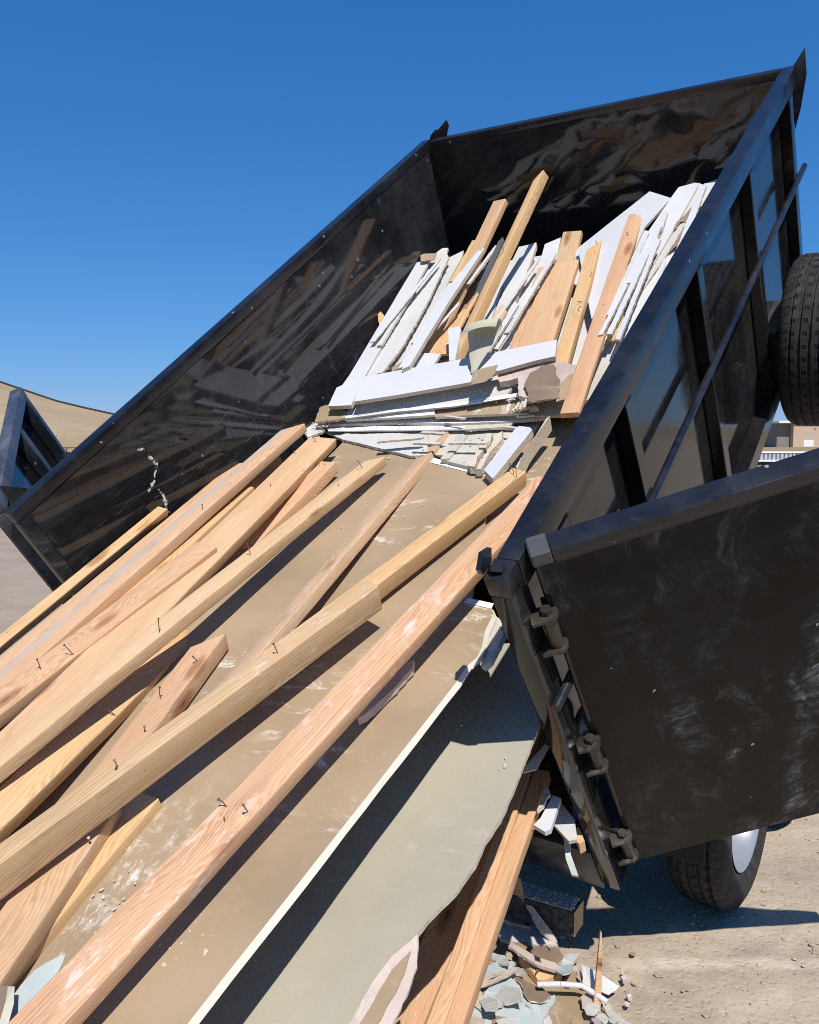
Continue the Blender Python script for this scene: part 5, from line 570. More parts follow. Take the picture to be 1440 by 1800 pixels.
CRUMBS=[[0.135, 1.329, 0.718], [0.113, 1.333, 0.717], [0.165, 1.333, 0.717], [0.148, 1.383, 0.704], [0.099, 1.374, 0.706], [0.084, 1.352, 0.712], [0.14, 1.331, 0.717], [0.205, 1.264, 0.734], [0.1, 1.41, 0.697], [0.107, 1.371, 0.707], [0.14, 1.297, 0.726], [0.048, 1.423, 0.694], [0.121, 1.358, 0.71], [0.046, 1.381, 0.705], [0.095, 1.347, 0.713], [0.105, 1.343, 0.714], [0.161, 1.38, 0.705], [0.081, 1.355, 0.711], [0.137, 1.376, 0.706], [0.13, 1.4, 0.7], [0.079, 1.347, 0.713], [0.067, 1.369, 0.708], [0.157, 1.32, 0.72], [0.114, 1.357, 0.711], [0.18, 1.334, 0.717], [0.148, 1.3, 0.725], [0.091, 1.339, 0.715], [0.142, 1.348, 0.713], [0.109, 1.332, 0.717], [0.08, 1.369, 0.708], [0.122, 1.296, 0.726], [0.135, 1.302, 0.724], [0.124, 1.357, 0.711], [0.151, 1.337, 0.716], [0.08, 1.4, 0.7], [0.149, 1.313, 0.722], [0.167, 1.31, 0.723], [0.185, 1.334, 0.717], [0.144, 1.408, 0.698], [0.028, 1.446, 0.689], [0.151, 1.344, 0.714], [0.169, 1.363, 0.709], [0.085, 1.295, 0.726], [0.028, 1.394, 0.702], [0.132, 1.323, 0.719], [0.106, 1.339, 0.715], [0.104, 1.278, 0.73], [0.12, 1.342, 0.714], [0.145, 1.341, 0.715], [0.097, 1.383, 0.704], [0.128, 1.33, 0.718], [0.153, 1.353, 0.712], [0.133, 1.334, 0.716], [0.146, 1.34, 0.715], [0.093, 1.366, 0.709], [0.168, 1.337, 0.716], [0.224, 1.219, 0.745], [0.177, 1.316, 0.721], [0.092, 1.386, 0.703], [0.157, 1.352, 0.712], [0.544, 1.392, 0.692], [0.683, 1.422, 0.684], [0.56, 1.359, 0.7], [0.586, 1.458, 0.675], [0.639, 1.423, 0.684], [0.533, 1.402, 0.689], [0.593, 1.364, 0.699], [0.552, 1.416, 0.686], [0.69, 1.448, 0.678], [0.676, 1.431, 0.682], [0.688, 1.456, 0.676], [0.549, 1.476, 0.671], [0.44, 1.419, 0.685], [0.633, 1.366, 0.698], [0.781, 1.475, 0.671], [0.414, 1.379, 0.695], [0.557, 1.468, 0.673], [0.57, 1.461, 0.675], [0.34, 1.457, 0.676], [0.518, 1.352, 0.702], [0.573, 1.429, 0.683], [0.899, 1.452, 0.677], [0.483, 1.43, 0.682], [0.576, 1.435, 0.681], [0.741, 1.441, 0.68], [0.61, 1.42, 0.685], [0.346, 1.448, 0.678], [0.455, 1.495, 0.666], [0.518, 1.421, 0.685], [0.536, 1.426, 0.683], [0.564, 1.436, 0.681], [0.585, 1.478, 0.671], [0.644, 1.456, 0.676], [0.584, 1.44, 0.68], [0.425, 1.445, 0.679], [0.708, 1.465, 0.674], [0.314, 1.408, 0.688], [0.557, 1.423, 0.684], [0.336, 1.437, 0.681], [0.64, 1.46, 0.675], [0.627, 1.405, 0.689], [0.51, 1.462, 0.675], [0.817, 1.431, 0.682], [0.538, 1.436, 0.681], [0.348, 1.425, 0.684], [0.529, 1.45, 0.677], [0.557, 1.388, 0.693], [0.583, 1.429, 0.683], [0.7, 1.402, 0.69], [0.644, 1.453, 0.677], [0.221, 1.385, 0.694], [0.516, 1.435, 0.681], [0.584, 1.44, 0.68], [0.45, 1.363, 0.699], [0.262, 1.385, 0.694], [0.71, 1.376, 0.696], [0.566, 1.409, 0.688], [0.361, 1.416, 0.686], [0.136, 1.427, 0.683], [0.507, 1.426, 0.684], [0.459, 1.384, 0.694], [0.246, 1.408, 0.688], [0.448, 1.419, 0.685], [0.563, 1.364, 0.699], [0.364, 1.374, 0.697], [0.735, 1.436, 0.681], [0.383, 1.458, 0.675], [0.415, 1.354, 0.702], [0.15, 1.393, 0.692], [0.44, 1.36, 0.7], [1.053, 1.305, 0.704], [1.073, 1.182, 0.734], [1.06, 1.272, 0.712], [1.058, 1.233, 0.722], [1.13, 1.18, 0.735], [1.081, 1.245, 0.719], [1.112, 1.245, 0.719], [1.029, 1.228, 0.723], [1.062, 1.221, 0.725], [1.045, 1.091, 0.757], [1.177, 1.106, 0.754], [1.102, 1.142, 0.745], [1.104, 1.198, 0.731], [1.165, 1.251, 0.717], [1.051, 1.337, 0.696], [1.116, 1.214, 0.726], [1.012, 1.24, 0.72], [0.928, 1.273, 0.712], [0.987, 1.411, 0.677], [1.188, 1.132, 0.747], [0.987, 1.312, 0.702], [0.959, 1.293, 0.707], [1.139, 1.039, 0.77], [1.063, 1.138, 0.746], [1.121, 1.277, 0.711], [1.106, 1.148, 0.743], [1.108, 1.104, 0.754], [1.205, 1.212, 0.727], [1.073, 1.151, 0.742], [1.08, 1.258, 0.716], [1.089, 1.192, 0.732], [1.164, 1.118, 0.751], [1.01, 1.298, 0.705], [1.081, 1.057, 0.766], [1.053, 1.228, 0.723], [1.263, 1.129, 0.748], [1.205, 1.221, 0.725], [1.033, 1.236, 0.721], [1.144, 1.171, 0.737], [1.201, 1.039, 0.77], [1.122, 1.288, 0.708], [1.14, 1.157, 0.741], [1.145, 1.029, 0.773], [1.2, 1.093, 0.757], [1.014, 1.286, 0.709], [1.125, 1.217, 0.726], [1.057, 1.203, 0.729], [1.11, 1.189, 0.733], [1.1, 1.163, 0.739], [1.288, 1.127, 0.748], [1.146, 1.049, 0.768], [0.999, 1.319, 0.7], [0.923, 1.357, 0.691], [1.11, 1.289, 0.708], [0.989, 1.237, 0.721], [1.028, 1.296, 0.706], [1.061, 1.197, 0.731], [1.088, 1.275, 0.711], [1.132, 1.183, 0.734], [1.1, 1.243, 0.719], [1.086, 1.47, 0.774], [1.167, 1.544, 0.779], [1.105, 1.482, 0.775], [1.274, 1.497, 0.776], [1.304, 1.499, 0.776], [1.173, 1.492, 0.775], [1.184, 1.583, 0.781], [1.175, 1.456, 0.773], [1.046, 1.503, 0.776], [1.22, 1.437, 0.772], [1.24, 1.514, 0.777], [1.253, 1.563, 0.78], [1.078, 1.453, 0.773], [1.164, 1.566, 0.78], [1.227, 1.474, 0.774], [1.181, 1.534, 0.778], [1.026, 1.594, 0.782], [1.126, 1.521, 0.777], [1.099, 1.54, 0.778], [1.181, 1.566, 0.78], [1.133, 1.424, 0.771], [1.09, 1.543, 0.779], [1.177, 1.597, 0.782], [1.222, 1.571, 0.78], [1.064, 1.574, 0.78], [1.066, 1.549, 0.779], [1.2, 1.516, 0.777], [1.243, 1.478, 0.775], [1.063, 1.513, 0.777], [1.095, 1.534, 0.778], [1.157, 1.497, 0.776], [1.131, 1.613, 0.783], [1.124, 1.535, 0.778], [1.254, 1.524, 0.777], [1.14, 1.513, 0.777], [1.171, 1.566, 0.78], [1.132, 1.519, 0.777], [1.137, 1.525, 0.778], [1.109, 1.51, 0.777], [1.088, 1.44, 0.772], [1.107, 1.599, 0.782], [1.142, 1.47, 0.774], [1.127, 1.521, 0.777], [1.022, 1.449, 0.773], [1.109, 1.606, 0.782], [1.141, 1.447, 0.773], [1.139, 1.583, 0.781], [1.111, 1.503, 0.776], [1.276, 1.502, 0.776], [1.183, 1.528, 0.778], [1.321, -0.808, 1.21], [1.253, -0.815, 1.212], [1.402, -0.898, 1.233], [1.418, -0.888, 1.23], [1.4, -0.841, 1.218], [1.443, -0.926, 1.239], [1.459, -0.874, 1.226], [1.514, -0.864, 1.224], [1.392, -0.857, 1.222], [1.481, -0.915, 1.237], [1.24, -0.792, 1.206], [1.35, -0.854, 1.221], [1.388, -0.887, 1.23], [1.386, -0.837, 1.217], [1.452, -0.911, 1.236], [1.507, -0.879, 1.228], [1.409, -0.894, 1.232], [1.235, -0.794, 1.206], [1.463, -0.854, 1.221], [1.452, -0.886, 1.23], [1.437, -0.833, 1.216], [1.404, -0.864, 1.224], [1.405, -0.841, 1.218], [1.431, -0.948, 1.245], [1.313, -0.836, 1.217], [1.387, -0.837, 1.217], [1.487, -0.92, 1.238], [1.397, -0.81, 1.21], [1.377, -0.84, 1.218], [1.371, -0.796, 1.207], [1.252, -0.797, 1.207], [1.403, -0.854, 1.221], [1.43, -0.867, 1.225], [1.309, -0.851, 1.221], [1.387, -0.905, 1.234], [1.331, -0.78, 1.203], [1.393, -0.844, 1.219], [1.404, -0.87, 1.225], [1.333, -0.844, 1.219], [1.314, -0.832, 1.216], [1.385, -0.902, 1.233], [1.378, -0.83, 1.215], [1.413, -0.946, 1.244], [1.379, -0.854, 1.221], [1.464, -0.896, 1.232], [0.662, 1.116, 0.729], [0.95, 0.698, 0.833], [1.065, 0.481, 0.888], [0.967, 0.644, 0.847], [0.965, 0.572, 0.865], [0.988, 0.565, 0.867], [1.028, 0.68, 0.838], [0.857, 0.978, 0.763], [0.956, 0.659, 0.843], [1.063, 0.521, 0.878], [1.036, 0.835, 0.799], [1.126, 0.761, 0.818], [1.18, 0.539, 0.873], [0.744, 0.811, 0.805], [0.961, 0.737, 0.824], [0.841, 0.565, 0.867], [1.036, 0.675, 0.839], [1.105, 0.602, 0.857], [0.918, 0.636, 0.849], [0.883, 0.769, 0.816], [1.004, 0.508, 0.881], [0.555, 0.766, 0.817], [1.052, 0.766, 0.816], [1.014, 0.536, 0.874], [0.834, 0.726, 0.826], [1.564, -0.846, 1.231], [1.544, -0.872, 1.238], [1.575, -0.829, 1.227], [1.579, -0.853, 1.233], [1.517, -0.841, 1.23], [1.635, -0.848, 1.232], [1.563, -0.852, 1.233], [1.604, -0.825, 1.226], [1.505, -0.862, 1.236], [1.566, -0.87, 1.238], [1.495, -0.9, 1.245], [1.594, -0.88, 1.24], [1.582, -0.897, 1.244], [1.621, -0.821, 1.225], [1.778, -0.145, 0.828], [1.785, -0.129, 0.824], [1.775, -0.11, 0.82], [1.786, -0.135, 0.826], [1.786, -0.135, 0.826]]
HEAVY_DUST=[1.3514, -0.8507, 1.2167]
# ---------------------------------------------------------------- helpers
class MB:
    def __init__(s): s.bm = bmesh.new()
    def box(s, x0, x1, y0, y1, z0, z1, bev=.0025, seg=1, mat=None):
        t = bmesh.new()
        bmesh.ops.create_cube(t, size=1.0)
        for v in t.verts:
            v.co = Vector(((x0 + x1) / 2 + v.co.x * (x1 - x0), (y0 + y1) / 2 + v.co.y * (y1 - y0), (z0 + z1) / 2 + v.co.z * (z1 - z0)))
        if bev: bmesh.ops.bevel(t, geom=list(t.edges), offset=bev, segments=seg, affect='EDGES', profile=.6)
        if mat is not None: bmesh.ops.transform(t, matrix=mat, verts=t.verts)
        s._join(t); return s
    def _join(s, t):
        me = bpy.data.meshes.new('tmp'); t.to_mesh(me); s.bm.from_mesh(me); bpy.data.meshes.remove(me); t.free()
    def tube(s, p0, p1, r, n=16, r1=None, mat=None):
        p0, p1 = Vector(p0), Vector(p1); d = p1 - p0
        t = bmesh.new()
        bmesh.ops.create_cone(t, cap_ends=True, segments=n, radius1=r, radius2=r if r1 is None else r1, depth=d.length)
        q = d.to_track_quat('Z', 'Y').to_matrix().to_4x4(); q.translation = (p0 + p1) / 2
        bmesh.ops.transform(t, matrix=q if mat is None else mat @ q, verts=t.verts)
        s._join(t); return s
    def prism(s, pts, ext, bev=0.):
        t = bmesh.new(); ext = Vector(ext)
        a = [t.verts.new(p) for p in pts]; f = t.faces.new(a)
        r = bmesh.ops.extrude_face_region(t, geom=[f])
        bmesh.ops.translate(t, vec=ext, verts=[v for v in r['geom'] if isinstance(v, bmesh.types.BMVert)])
        bmesh.ops.recalc_face_normals(t, faces=t.faces)
        if bev: bmesh.ops.bevel(t, geom=list(t.edges), offset=bev, segments=1, affect='EDGES')
        s._join(t); return s
    def lathe(s, prof, n=96, close=False):   # profile (x, r), axis X
        bm = s.bm; rows = []
        for i in range(n):
            a = 2 * math.pi * i / n; c, q = math.cos(a), math.sin(a)
            rows.append([bm.verts.new((x, r * c, r * q)) for x, r in prof])
        m = len(prof)
        for i in range(n):
            A, B = rows[i], rows[(i + 1) % n]
            for j in range(m if close else m - 1):
                k = (j + 1) % m
                try: bm.faces.new((A[j], A[k], B[k], B[j]))
                except ValueError: pass
        return s
    def obj(s, name, mat, parent=None, matrix=None, smooth=35):
        bmesh.ops.recalc_face_normals(s.bm, faces=s.bm.faces)
        me = bpy.data.meshes.new(name); s.bm.to_mesh(me); s.bm.free()
        for m in (mat if isinstance(mat, (list, tuple)) else [mat]): me.materials.append(m)
        if smooth:
            me.polygons.foreach_set('use_smooth', [True] * len(me.polygons))
            me.set_sharp_from_angle(angle=R(smooth))
        o = bpy.data.objects.new(name, me); COL.objects.link(o)
        if parent is not None: o.parent = parent
        if matrix is not None: o.matrix_basis = matrix
        return o
def tag(o, label, cat, group=None):
    o['label'] = label; o['category'] = cat
    if group: o['group'] = group
    return o
def empty(name, label, cat, loc, group=None, rz=0.):
    o = bpy.data.objects.new(name, None); COL.objects.link(o); o.location = loc; o.rotation_euler = (0, 0, rz)
    o.empty_display_size = .2
    return tag(o, label, cat, group)
def struct(o, kind='structure'): o['kind'] = kind; return o
BEDM = Matrix(BED)
W, H, L = 1.83, 1.3497, 3.0961
FL = .22

# ---------------------------------------------------------------- ground, hill
def ground():
    def axis(lo, hi, dense0, dense1, step, grow):
        v = []; x = dense0
        while x < dense1: v.append(x); x += step
        s = step
        while x < hi: v.append(x); s *= grow; x += s
        v.append(hi); s = step; x = dense0
        while True:
            s *= grow; x -= s
            if x < lo: break
            v.insert(0, x)
        v.insert(0, lo); return v
    xs = axis(-900, 900, -1.0, 2.6, .022, 1.11); ys = axis(-60, 1500, 1.9, 5.0, .022, 1.09)
    bm = bmesh.new(); rows = []
    for y in ys:
        row = []
        for x in xs:
            z = 0.
            if abs(x) < 40 and y < 60:
                a = noise.noise((x * .9, y * .9, 0)) * .02 + noise.noise((x * 3.1, y * 3.1, 4)) * .012
                d = noise.noise((x * 9., y * 9., 9)); a += .007 * d
                e = noise.noise((x * 24., y * 24., 2)); a += .0045 * e
                z = a * (1 if y < 12 else max(.1, 12 / y))
            row.append(bm.verts.new((x, y, z - .012)))
        rows.append(row)
    for j in range(len(ys) - 1):
        for i in range(len(xs) - 1):
            bm.faces.new((rows[j][i], rows[j][i + 1], rows[j + 1][i + 1], rows[j + 1][i]))
    m = MB(); m.bm.free(); m.bm = bm
    struct(m.obj('ground', M['dirt'], smooth=180))
ground()
def pebbles():
    m = MB(); rnd = random.Random(3)
    for i in range(1500):
        x = rnd.uniform(-.2, 2.4); y = 1.9 + 3.2 * rnd.random() ** 1.5; r = .003 + .008 * rnd.random() ** 4
        t = bmesh.new(); bmesh.ops.create_icosphere(t, subdivisions=1, radius=r)
        for v in t.verts: v.co *= rnd.uniform(.7, 1.25)
        z = noise.noise((x * .9, y * .9, 0)) * .02 + noise.noise((x * 3.1, y * 3.1, 4)) * .012 - .012
        mt = Matrix.Translation((x, y, z + r * .4)) @ Matrix.Rotation(rnd.random() * 6, 4, 'Z') @ Matrix.Diagonal((1.3, 1., .65, 1.))
        bmesh.ops.transform(t, matrix=mt, verts=t.verts); m._join(t)
    struct(m.obj('gravel', M['dirt'], smooth=0), 'stuff')
pebbles()
def hill():
    crest = [(-330, 565), (-250, 590), (-120, 632), (0, 672), (50, 689), (100, 706), (150, 718), (195, 728), (260, 742), (340, 756), (430, 766), (540, 774)]
    D = 140.; pts = []
    c, s = math.cos(R(4.8675)), math.sin(R(4.8675))
    for px, py in crest:
        u, v = (px - 720) / 1503.08, (py - 900) / 1503.08
        dy = c - v * s; dz = -s - v * c; k = D / dy
        pts.append((u * k, D, EYE + dz * k))
    bm = bmesh.new(); rows = []; N = 26
    for j in range(N + 9):
        t = min(1., j / N); row = []; back = max(0, j - N) / 8
        for i in range((len(pts) - 1) * 6 + 1):
            a = i / 6; q = min(int(a), len(pts) - 2); f = a - q
            x = pts[q][0] * (1 - f) + pts[q + 1][0] * f; z = pts[q][2] * (1 - f) + pts[q + 1][2] * f
            y = 78 + (D - 78) * t + back * 60; xx = x * (y / D) if back == 0 else x
            prof = t ** 1.25
            zz = z * prof * (1 - back) - .4 * (1 - t) + noise.noise((xx * .08, y * .08, 1)) * .5 * t * (1 - t) * 4 * .3
            row.append(bm.verts.new((xx, y, zz)))
        rows.append(row)
    for j in range(len(rows) - 1):
        for i in range(len(rows[0]) - 1):
            bm.faces.new((rows[j][i], rows[j][i + 1], rows[j + 1][i + 1], rows[j + 1][i]))
    m = MB(); m.bm.free(); m.bm = bm
    struct(m.obj('hill', M['hill'], smooth=180))
    p = MB()
    for a, b in zip(pts[2:-1], pts[3:]):
        p.tube((a[0], a[1] - .3, a[2] + .08), (b[0], b[1] - .3, b[2] + .08), .20, 8)
    tag(p.obj('drain_pipe', M['rubber']), 'long dark pipe running along the crest of the dry hill', 'pipe')
hill()

# ---------------------------------------------------------------- far things
def far_things():
    # building on the right, 180 m off
    wallm = simple('tan_stucco', (.50, .38, .29), .9); darkw = simple('dark_siding', (.20, .19, .17), .9); wm = simple('white_trim', (.75, .75, .75), .6)  # darkw: dark grey-brown tone of the building's side and vents
    r = empty('warehouse', 'low tan warehouse with white roof edge far away at right', 'building', (88., 180., 0.))
    MB().box(-7.5, 30, 0, 14, 0, 5.0, .02).obj('wall', wallm, r)
    MB().box(-10.3, -7.5, 1.5, 14, 0, 4.9, .02).obj('dark_side', darkw, r)
    MB().box(-10.8, 30.6, -.5, 14.5, 5.0, 5.5, .05).obj('roof', wm, r)
    MB().box(-5.3, -3.2, -.06, .1, .1, 1.5, .02).obj('door', wm, r)
    MB().box(-1.9, -1.2, -.06, .1, .8, 1.4, .02).obj('window', wm, r)
    MB().box(3.5, 4.3, -.06, .1, .5, 1.1, .02).obj('window', wm, r)
    for x, z in ((-3.2, 3.6), (-1.8, 3.2), (2.2, 3.1), (4.6, 2.6), (2.5, 1.6)): MB().box(x, x + .45, -.05, .1, z, z + .45, .02).obj('vent', darkw, r)
    # flatbed with chrome toolbox, 38 m
    alu = simple('bright_aluminium', (.75, .76, .78), .35, .6, .4, 6., .2); bl = simple('black_steel', (.015, .015, .016), .5)
    t = empty('flatbed_trailer', 'white flatbed trailer with ridged aluminium box parked beyond the open door', 'trailer', (17.2, 40., 0))
    MB().box(-2.6, 4.2, 0, 2.2, .62, .70, .01).obj('deck', wm, t)
    MB().box(-2.6, 4.2, 0, 2.2, 1.02, 1.08, .01).obj('top_rail', wm, t)
    mb = MB()
    for i in range(24): mb.box(-2.5 + i * .19, -2.36 + i * .19, .03, .3, .70, 1.02, .03)
    mb.obj('tool_box', alu, t)
    MB().box(-2.6, 4.2, .1, 2.1, .45, .615, .01).obj('frame', bl, t)
    for x in (-1.2, 2.8):
        w = MB(); w.tube((x, .1, .33), (x, .35, .33), .33, 24); w.obj('wheel', bl, t)
    s = empty('lumber_stack', 'small stack of orange planks on dirt beyond the open door', 'lumber', (15.2, 37., 0))
    for i in range(3): MB().box(-2., 2.4 - i * .2, 0, .9, .005 + i * .11, .105 + i * .11, .005).obj('plank', M['pine'], s)
    # left edge: truck
    yel = simple('yellow_paint', (.55, .38, .06), .5); gl = simple('dark_glass', (.02, .025, .03), .1)
    t = empty('work_truck', 'dark work truck with white stripe and yellow bumper at far left edge', 'truck', (-26., 48.5, 0), rz=.1)
    MB().box(-3.2, 0, 0, 2.3, .75, 1.75, .06, 2).obj('body', bl, t)
    MB().box(-3.2, .05, -.02, 2.32, 1.75, 1.92, .03).obj('bed_rim', wm, t)
    MB().box(-3.0, .12, -.12, -.02, .8, 1.15, .02).obj('bumper', yel, t)
    MB().tube((-.5, 1.1, 1.9), (-.5, 1.1, 2.75), .38, 20, .30).obj('exhaust_stack', bl, t)
    for x in (-2.6, -.55):
        MB().tube((x, -.02, .42), (x, .35, .42), .42, 24).obj('wheel', M['tyre'] if 0 else bl, t)
    # dead shrub and rail fence at hill foot
    db = simple('dead_wood', (.11, .075, .045), .9); rnd = random.Random(5)
    sh = empty('dead_shrub', 'dark dead shrub standing at foot of the dry hill', 'shrub', (-29.4, 70., 0))
    m = MB()
    for i in range(16):
        a = rnd.uniform(0, 6.28); q = rnd.uniform(.1, .5); h = rnd.uniform(1.0, 2.3)
        m.tube((math.cos(a) * q * .4, math.sin(a) * q * .4, 0), (math.cos(a) * q, math.sin(a) * q, h), .08, 6, .03)
        m.tube((math.cos(a) * q * .8, math.sin(a) * q * .8, h * .6), (math.cos(a + .8) * q * 1.5, math.sin(a + .8) * q * 1.5, h * .9), .05, 5, .02)
    m.obj('stem', db, sh)
    f = empty('rail_fence', 'low rusty rail fence along foot of the dry hill', 'fence', (-28.2, 66., 0))
    MB().box(-1.5, 8, -.03, .03, .98, 1.06, .01).obj('rail', db, f)
    for i in range(9): MB().box(-1.4 + i * 1.05, -1.34 + i * 1.05, -.04, .04, 0, .98, .01).obj('post', db, f)
far_things()

# ---------------------------------------------------------------- dump trailer
RL = Vector((1.0, 3.6, 0.))
root = empty('dump_trailer', 'black tilted dump trailer with open rear doors unloading lumber and drywall', 'trailer', RL)
TB = Matrix.Translation(-RL) @ BEDM          # bed space -> trailer root
def bed(m, name, mat, parent=None, **k):
    return m.obj(name, mat, parent or root, TB if parent is None else None, **k)
bed(MB().box(.03, W + .0, .05, L - .03, FL - .012, FL, .001), 'floor', M['inner'])
m = MB()
for y in [.25 + i * .4 for i in range(7)]: m.box(.03, W, y, y + .05, FL - .09, FL - .014, .002)
for x in (.48, 1.28): m.box(x, x + .07, .06, L, .0, FL - .092, .003)
bed(m, 'floor_frame', M['dark'])
lw = bed(MB().box(.024, .030, .052, L - .026, FL, H - .048, .001), 'left_wall', M['inner'])
bed(MB().box(-.018, .033, .0, L, H - .047, H, .005, 2), 'top_rail', M['rail'], lw)
for y in (.75, 1.47, 2.2, 2.95): bed(MB().box(-.03, .023, y, y + .05, FL, H - .049, .003), 'rib', M['side'], lw)
bed(MB().box(-.035, .023, .06, L, FL - .02, FL + .05, .003), 'bottom_rail', M['rail'], lw)
fw = bed(MB().box(.031, W + .003, L - .032, L - .026, FL, H - .036, .001), 'front_wall', M['front'])
bed(MB().box(.053, W - .001, L - .040, L, H - .035, H + .001, .005, 2), 'top_rail', M['rail'], fw)
for x in (.4, .9, 1.4): bed(MB().box(x, x + .05, L - .025, L + .03, FL, H - .06, .003), 'rib', M['side'], fw)
bed(MB().prism(FIN, (0, .008, 0)), 'tarp_bracket', M['dust_sheen_rail'])  # fin: sunlit, sky-reflecting tone put into the paint colour as pale dust
bed(MB().prism(BRACKET, (0, .008, 0)), 'tarp_bracket', M['rail'])
rw = bed(MB().box(W + .006, W + .012, .05, L - .02, FL, H - .08, .001), 'right_wall', M['side'])
bed(MB().box(W, W + .057, .062, L + .002, H - .08, H, .006, 2), 'top_rail', M['rail'], rw)
for y in (.74, 1.47, 2.2, 2.93): bed(MB().box(W + .013, W + .058, y, y + .055, FL + .052, H - .082, .003), 'rib', M['side'], rw)
sp = MB(); sp.box(W + .013, W + .06, .24, .25, 1.12, H - .082, .001); sp.box(W + .013, W + .06, .30, .31, 1.12, H - .082, .001); sp.box(W + .055, W + .061, .251, .299, 1.12, H - .082, .001)
bed(sp, 'stake_pocket', M['side'], rw)
bed(MB().box(W - .01, W + .068, .06, L, FL - .03, FL + .05, .003), 'bottom_rail', M['side'], rw)
bed(MB().tube((W + .062, .0, .917), (W + .062, L + .02, .905), .0125, 12), 'tarp_rod', M['rail'], rw)
bed(MB().box(W - .002, W + .048, .0, .08, .02, H - .056, .006, 2), 'corner_post', M['side'])
cap = MB(); cap.box(W - .002, W + .054, -.002, .061, H - .055, H + .001, .005, 2)
cap.prism([(W - .012, .005, H + .003), (W - .012, .045, H + .003), (W - .012, .062, H + .03), (W - .012, .03, H + .045), (W - .012, .0, H + .022)], (.012, 0, 0))
cap.tube((W + .022, .02, H + .002), (W + .022, .03, H + .012), .018, 14)
bed(cap, 'door_latch', M['rail'])
bed(MB().box(.0, .034, .0, .05, .02, H - .048, .004, 2), 'corner_post', M['inner'])
bed(MB().box(.053, W - .004, .0, .05, .0, FL - .014, .006, 2), 'rear_sill', M['rail'])
# ---- right rear door, swung open
HX, HY = 1.91, .075
a = R(34.0); dd = Vector((math.cos(a), math.sin(a), 0)); dn = Vector((-math.sin(a), math.cos(a), 0))   # dn: away from the viewer
DM = Matrix(((dd.x, dn.x, 0, HX), (dd.y, dn.y, 0, HY), (0, 0, 1, 0), (0, 0, 0, 1)))
def on(m4, m, name, mat, parent=None, **k):
    return m.obj(name, mat, parent or root, (TB @ m4) if parent is None else None, **k)
DW = .92
rd = on(DM, MB().box(.012, DW, .0, .006, .085, 1.328, .001), 'rear_door', M['door'])
on(DM, MB().box(.045, DW, -.010, .05, 1.329, 1.360, .005, 2), 'top_rail', M['rail'], rd)
on(DM, MB().box(-.002, .044, -.012, .053, 1.325, 1.363, .004), 'rail_cap', simple('grey_cap', (.06, .062, .068), .55), rd)
fr = MB(); fr.box(.0, .05, .007, .055, .07, 1.327, .004); fr.box(DW - .05, DW, .007, .055, .07, 1.327, .004)
fr.box(.051, DW - .051, .007, .055, .07, .12, .004); fr.box(.45, .50, .007, .055, .121, 1.327, .004)
on(DM, fr, 'frame', M['side'], rd)
on(DM, MB().box(.05, DW, -.003, -.0005, 1.316, 1.327, .0005), 'weld_strip', M['rail'], rd)
# hinges: ears welded to post, barrel and bolt
for wz in (1.135, .655, .20):
    HMt = Matrix(((dd.x, dn.x, 0, W + .0485), (dd.y, dn.y, 0, .04), (0, 0, 1, 0), (0, 0, 0, 1)))
    ears = []
    for dz in (.045, -.058):
        h = MB(); h.box(.0, .040, -.026, .026, wz + dz, wz + dz + .010, .004, 2, HMt)
        h.tube((.040, 0, wz + dz + .0003), (.040, 0, wz + dz + .0097), .0258, 20, mat=HMt)
        ears.append(bed(h, 'hinge' if not ears else 'ear', M['hinge'], ears[0] if ears else None))
    ho = ears[0]
    b = MB(); b.tube((.040, 0, wz - .047), (.040, 0, wz + .044), .0175, 20, mat=HMt); bed(b, 'barrel', M['hinge'], ho)
    b = MB(); b.tube((.040, 0, wz + .0555), (.040, 0, wz + .069), .0135, 6, mat=HMt); bed(b, 'bolt', M['hinge'], ho)
    b = MB(); b.tube((.040, 0, wz - .059), (.040, 0, wz - .074), .014, 12, mat=HMt); bed(b, 'nut', M['hinge'], ho)
    st = MB(); st.box(.034, .046, .012, .07, wz - .04, wz + .04, .002, 1, HMt); bed(st, 'strap', M['hinge'], ho)
bl_ = MB(); t_ = bmesh.new(); bmesh.ops.create_uvsphere(t_, u_segments=24, v_segments=14, radius=.052)
bmesh.ops.transform(t_, matrix=Matrix.Translation((W + .05, .12, .70)) @ Matrix.Diagonal((.55, 1.1, 1.0, 1)), verts=t_.verts); bl_._join(t_)
bed(bl_, 'marker_light', simple('smoked_lens', (.05, .06, .065), .12, 0., 0.))
# ---- left rear door, swung back beside the wall
a2 = R(47.5); d2 = Vector((-math.sin(a2), math.cos(a2), 0)); n2 = Vector((math.cos(a2), math.sin(a2), 0))   # n2 toward the viewer
LM = Matrix(((d2.x, n2.x, 0, -.035), (d2.y, n2.y, 0, .02), (0, 0, 1, 0), (0, 0, 0, 1)))
ld = on(LM, MB().box(.012, 1.0, -.055, -.049, .085, 1.33, .001), 'rear_door', M['side'])
on(LM, MB().box(.0, 1.0, -.048, .004, 1.335, 1.385, .005, 2), 'top_rail', M['dust_sheen_rail'], ld)
fr = MB(); fr.box(.0, .05, -.048, .0, .07, 1.334, .004); fr.box(.96, 1.0, -.048, .002, .07, 1.334, .004)
fr.box(.051, .949, -.048, .0, .07, .12, .004); fr.box(.64, .69, -.048, .0, .121, 1.334, .004)
on(LM, fr, 'frame', M['dust_sheen_rail'], ld)
on(LM, MB().tube((.90, .02, .93), (.90, .02, 1.06), .02, 14), 'lock_rod', M['hinge'], ld)
bed(MB().prism(HOLD_PLATE, (.008, 0, 0)), 'door_holder', M['dark'])

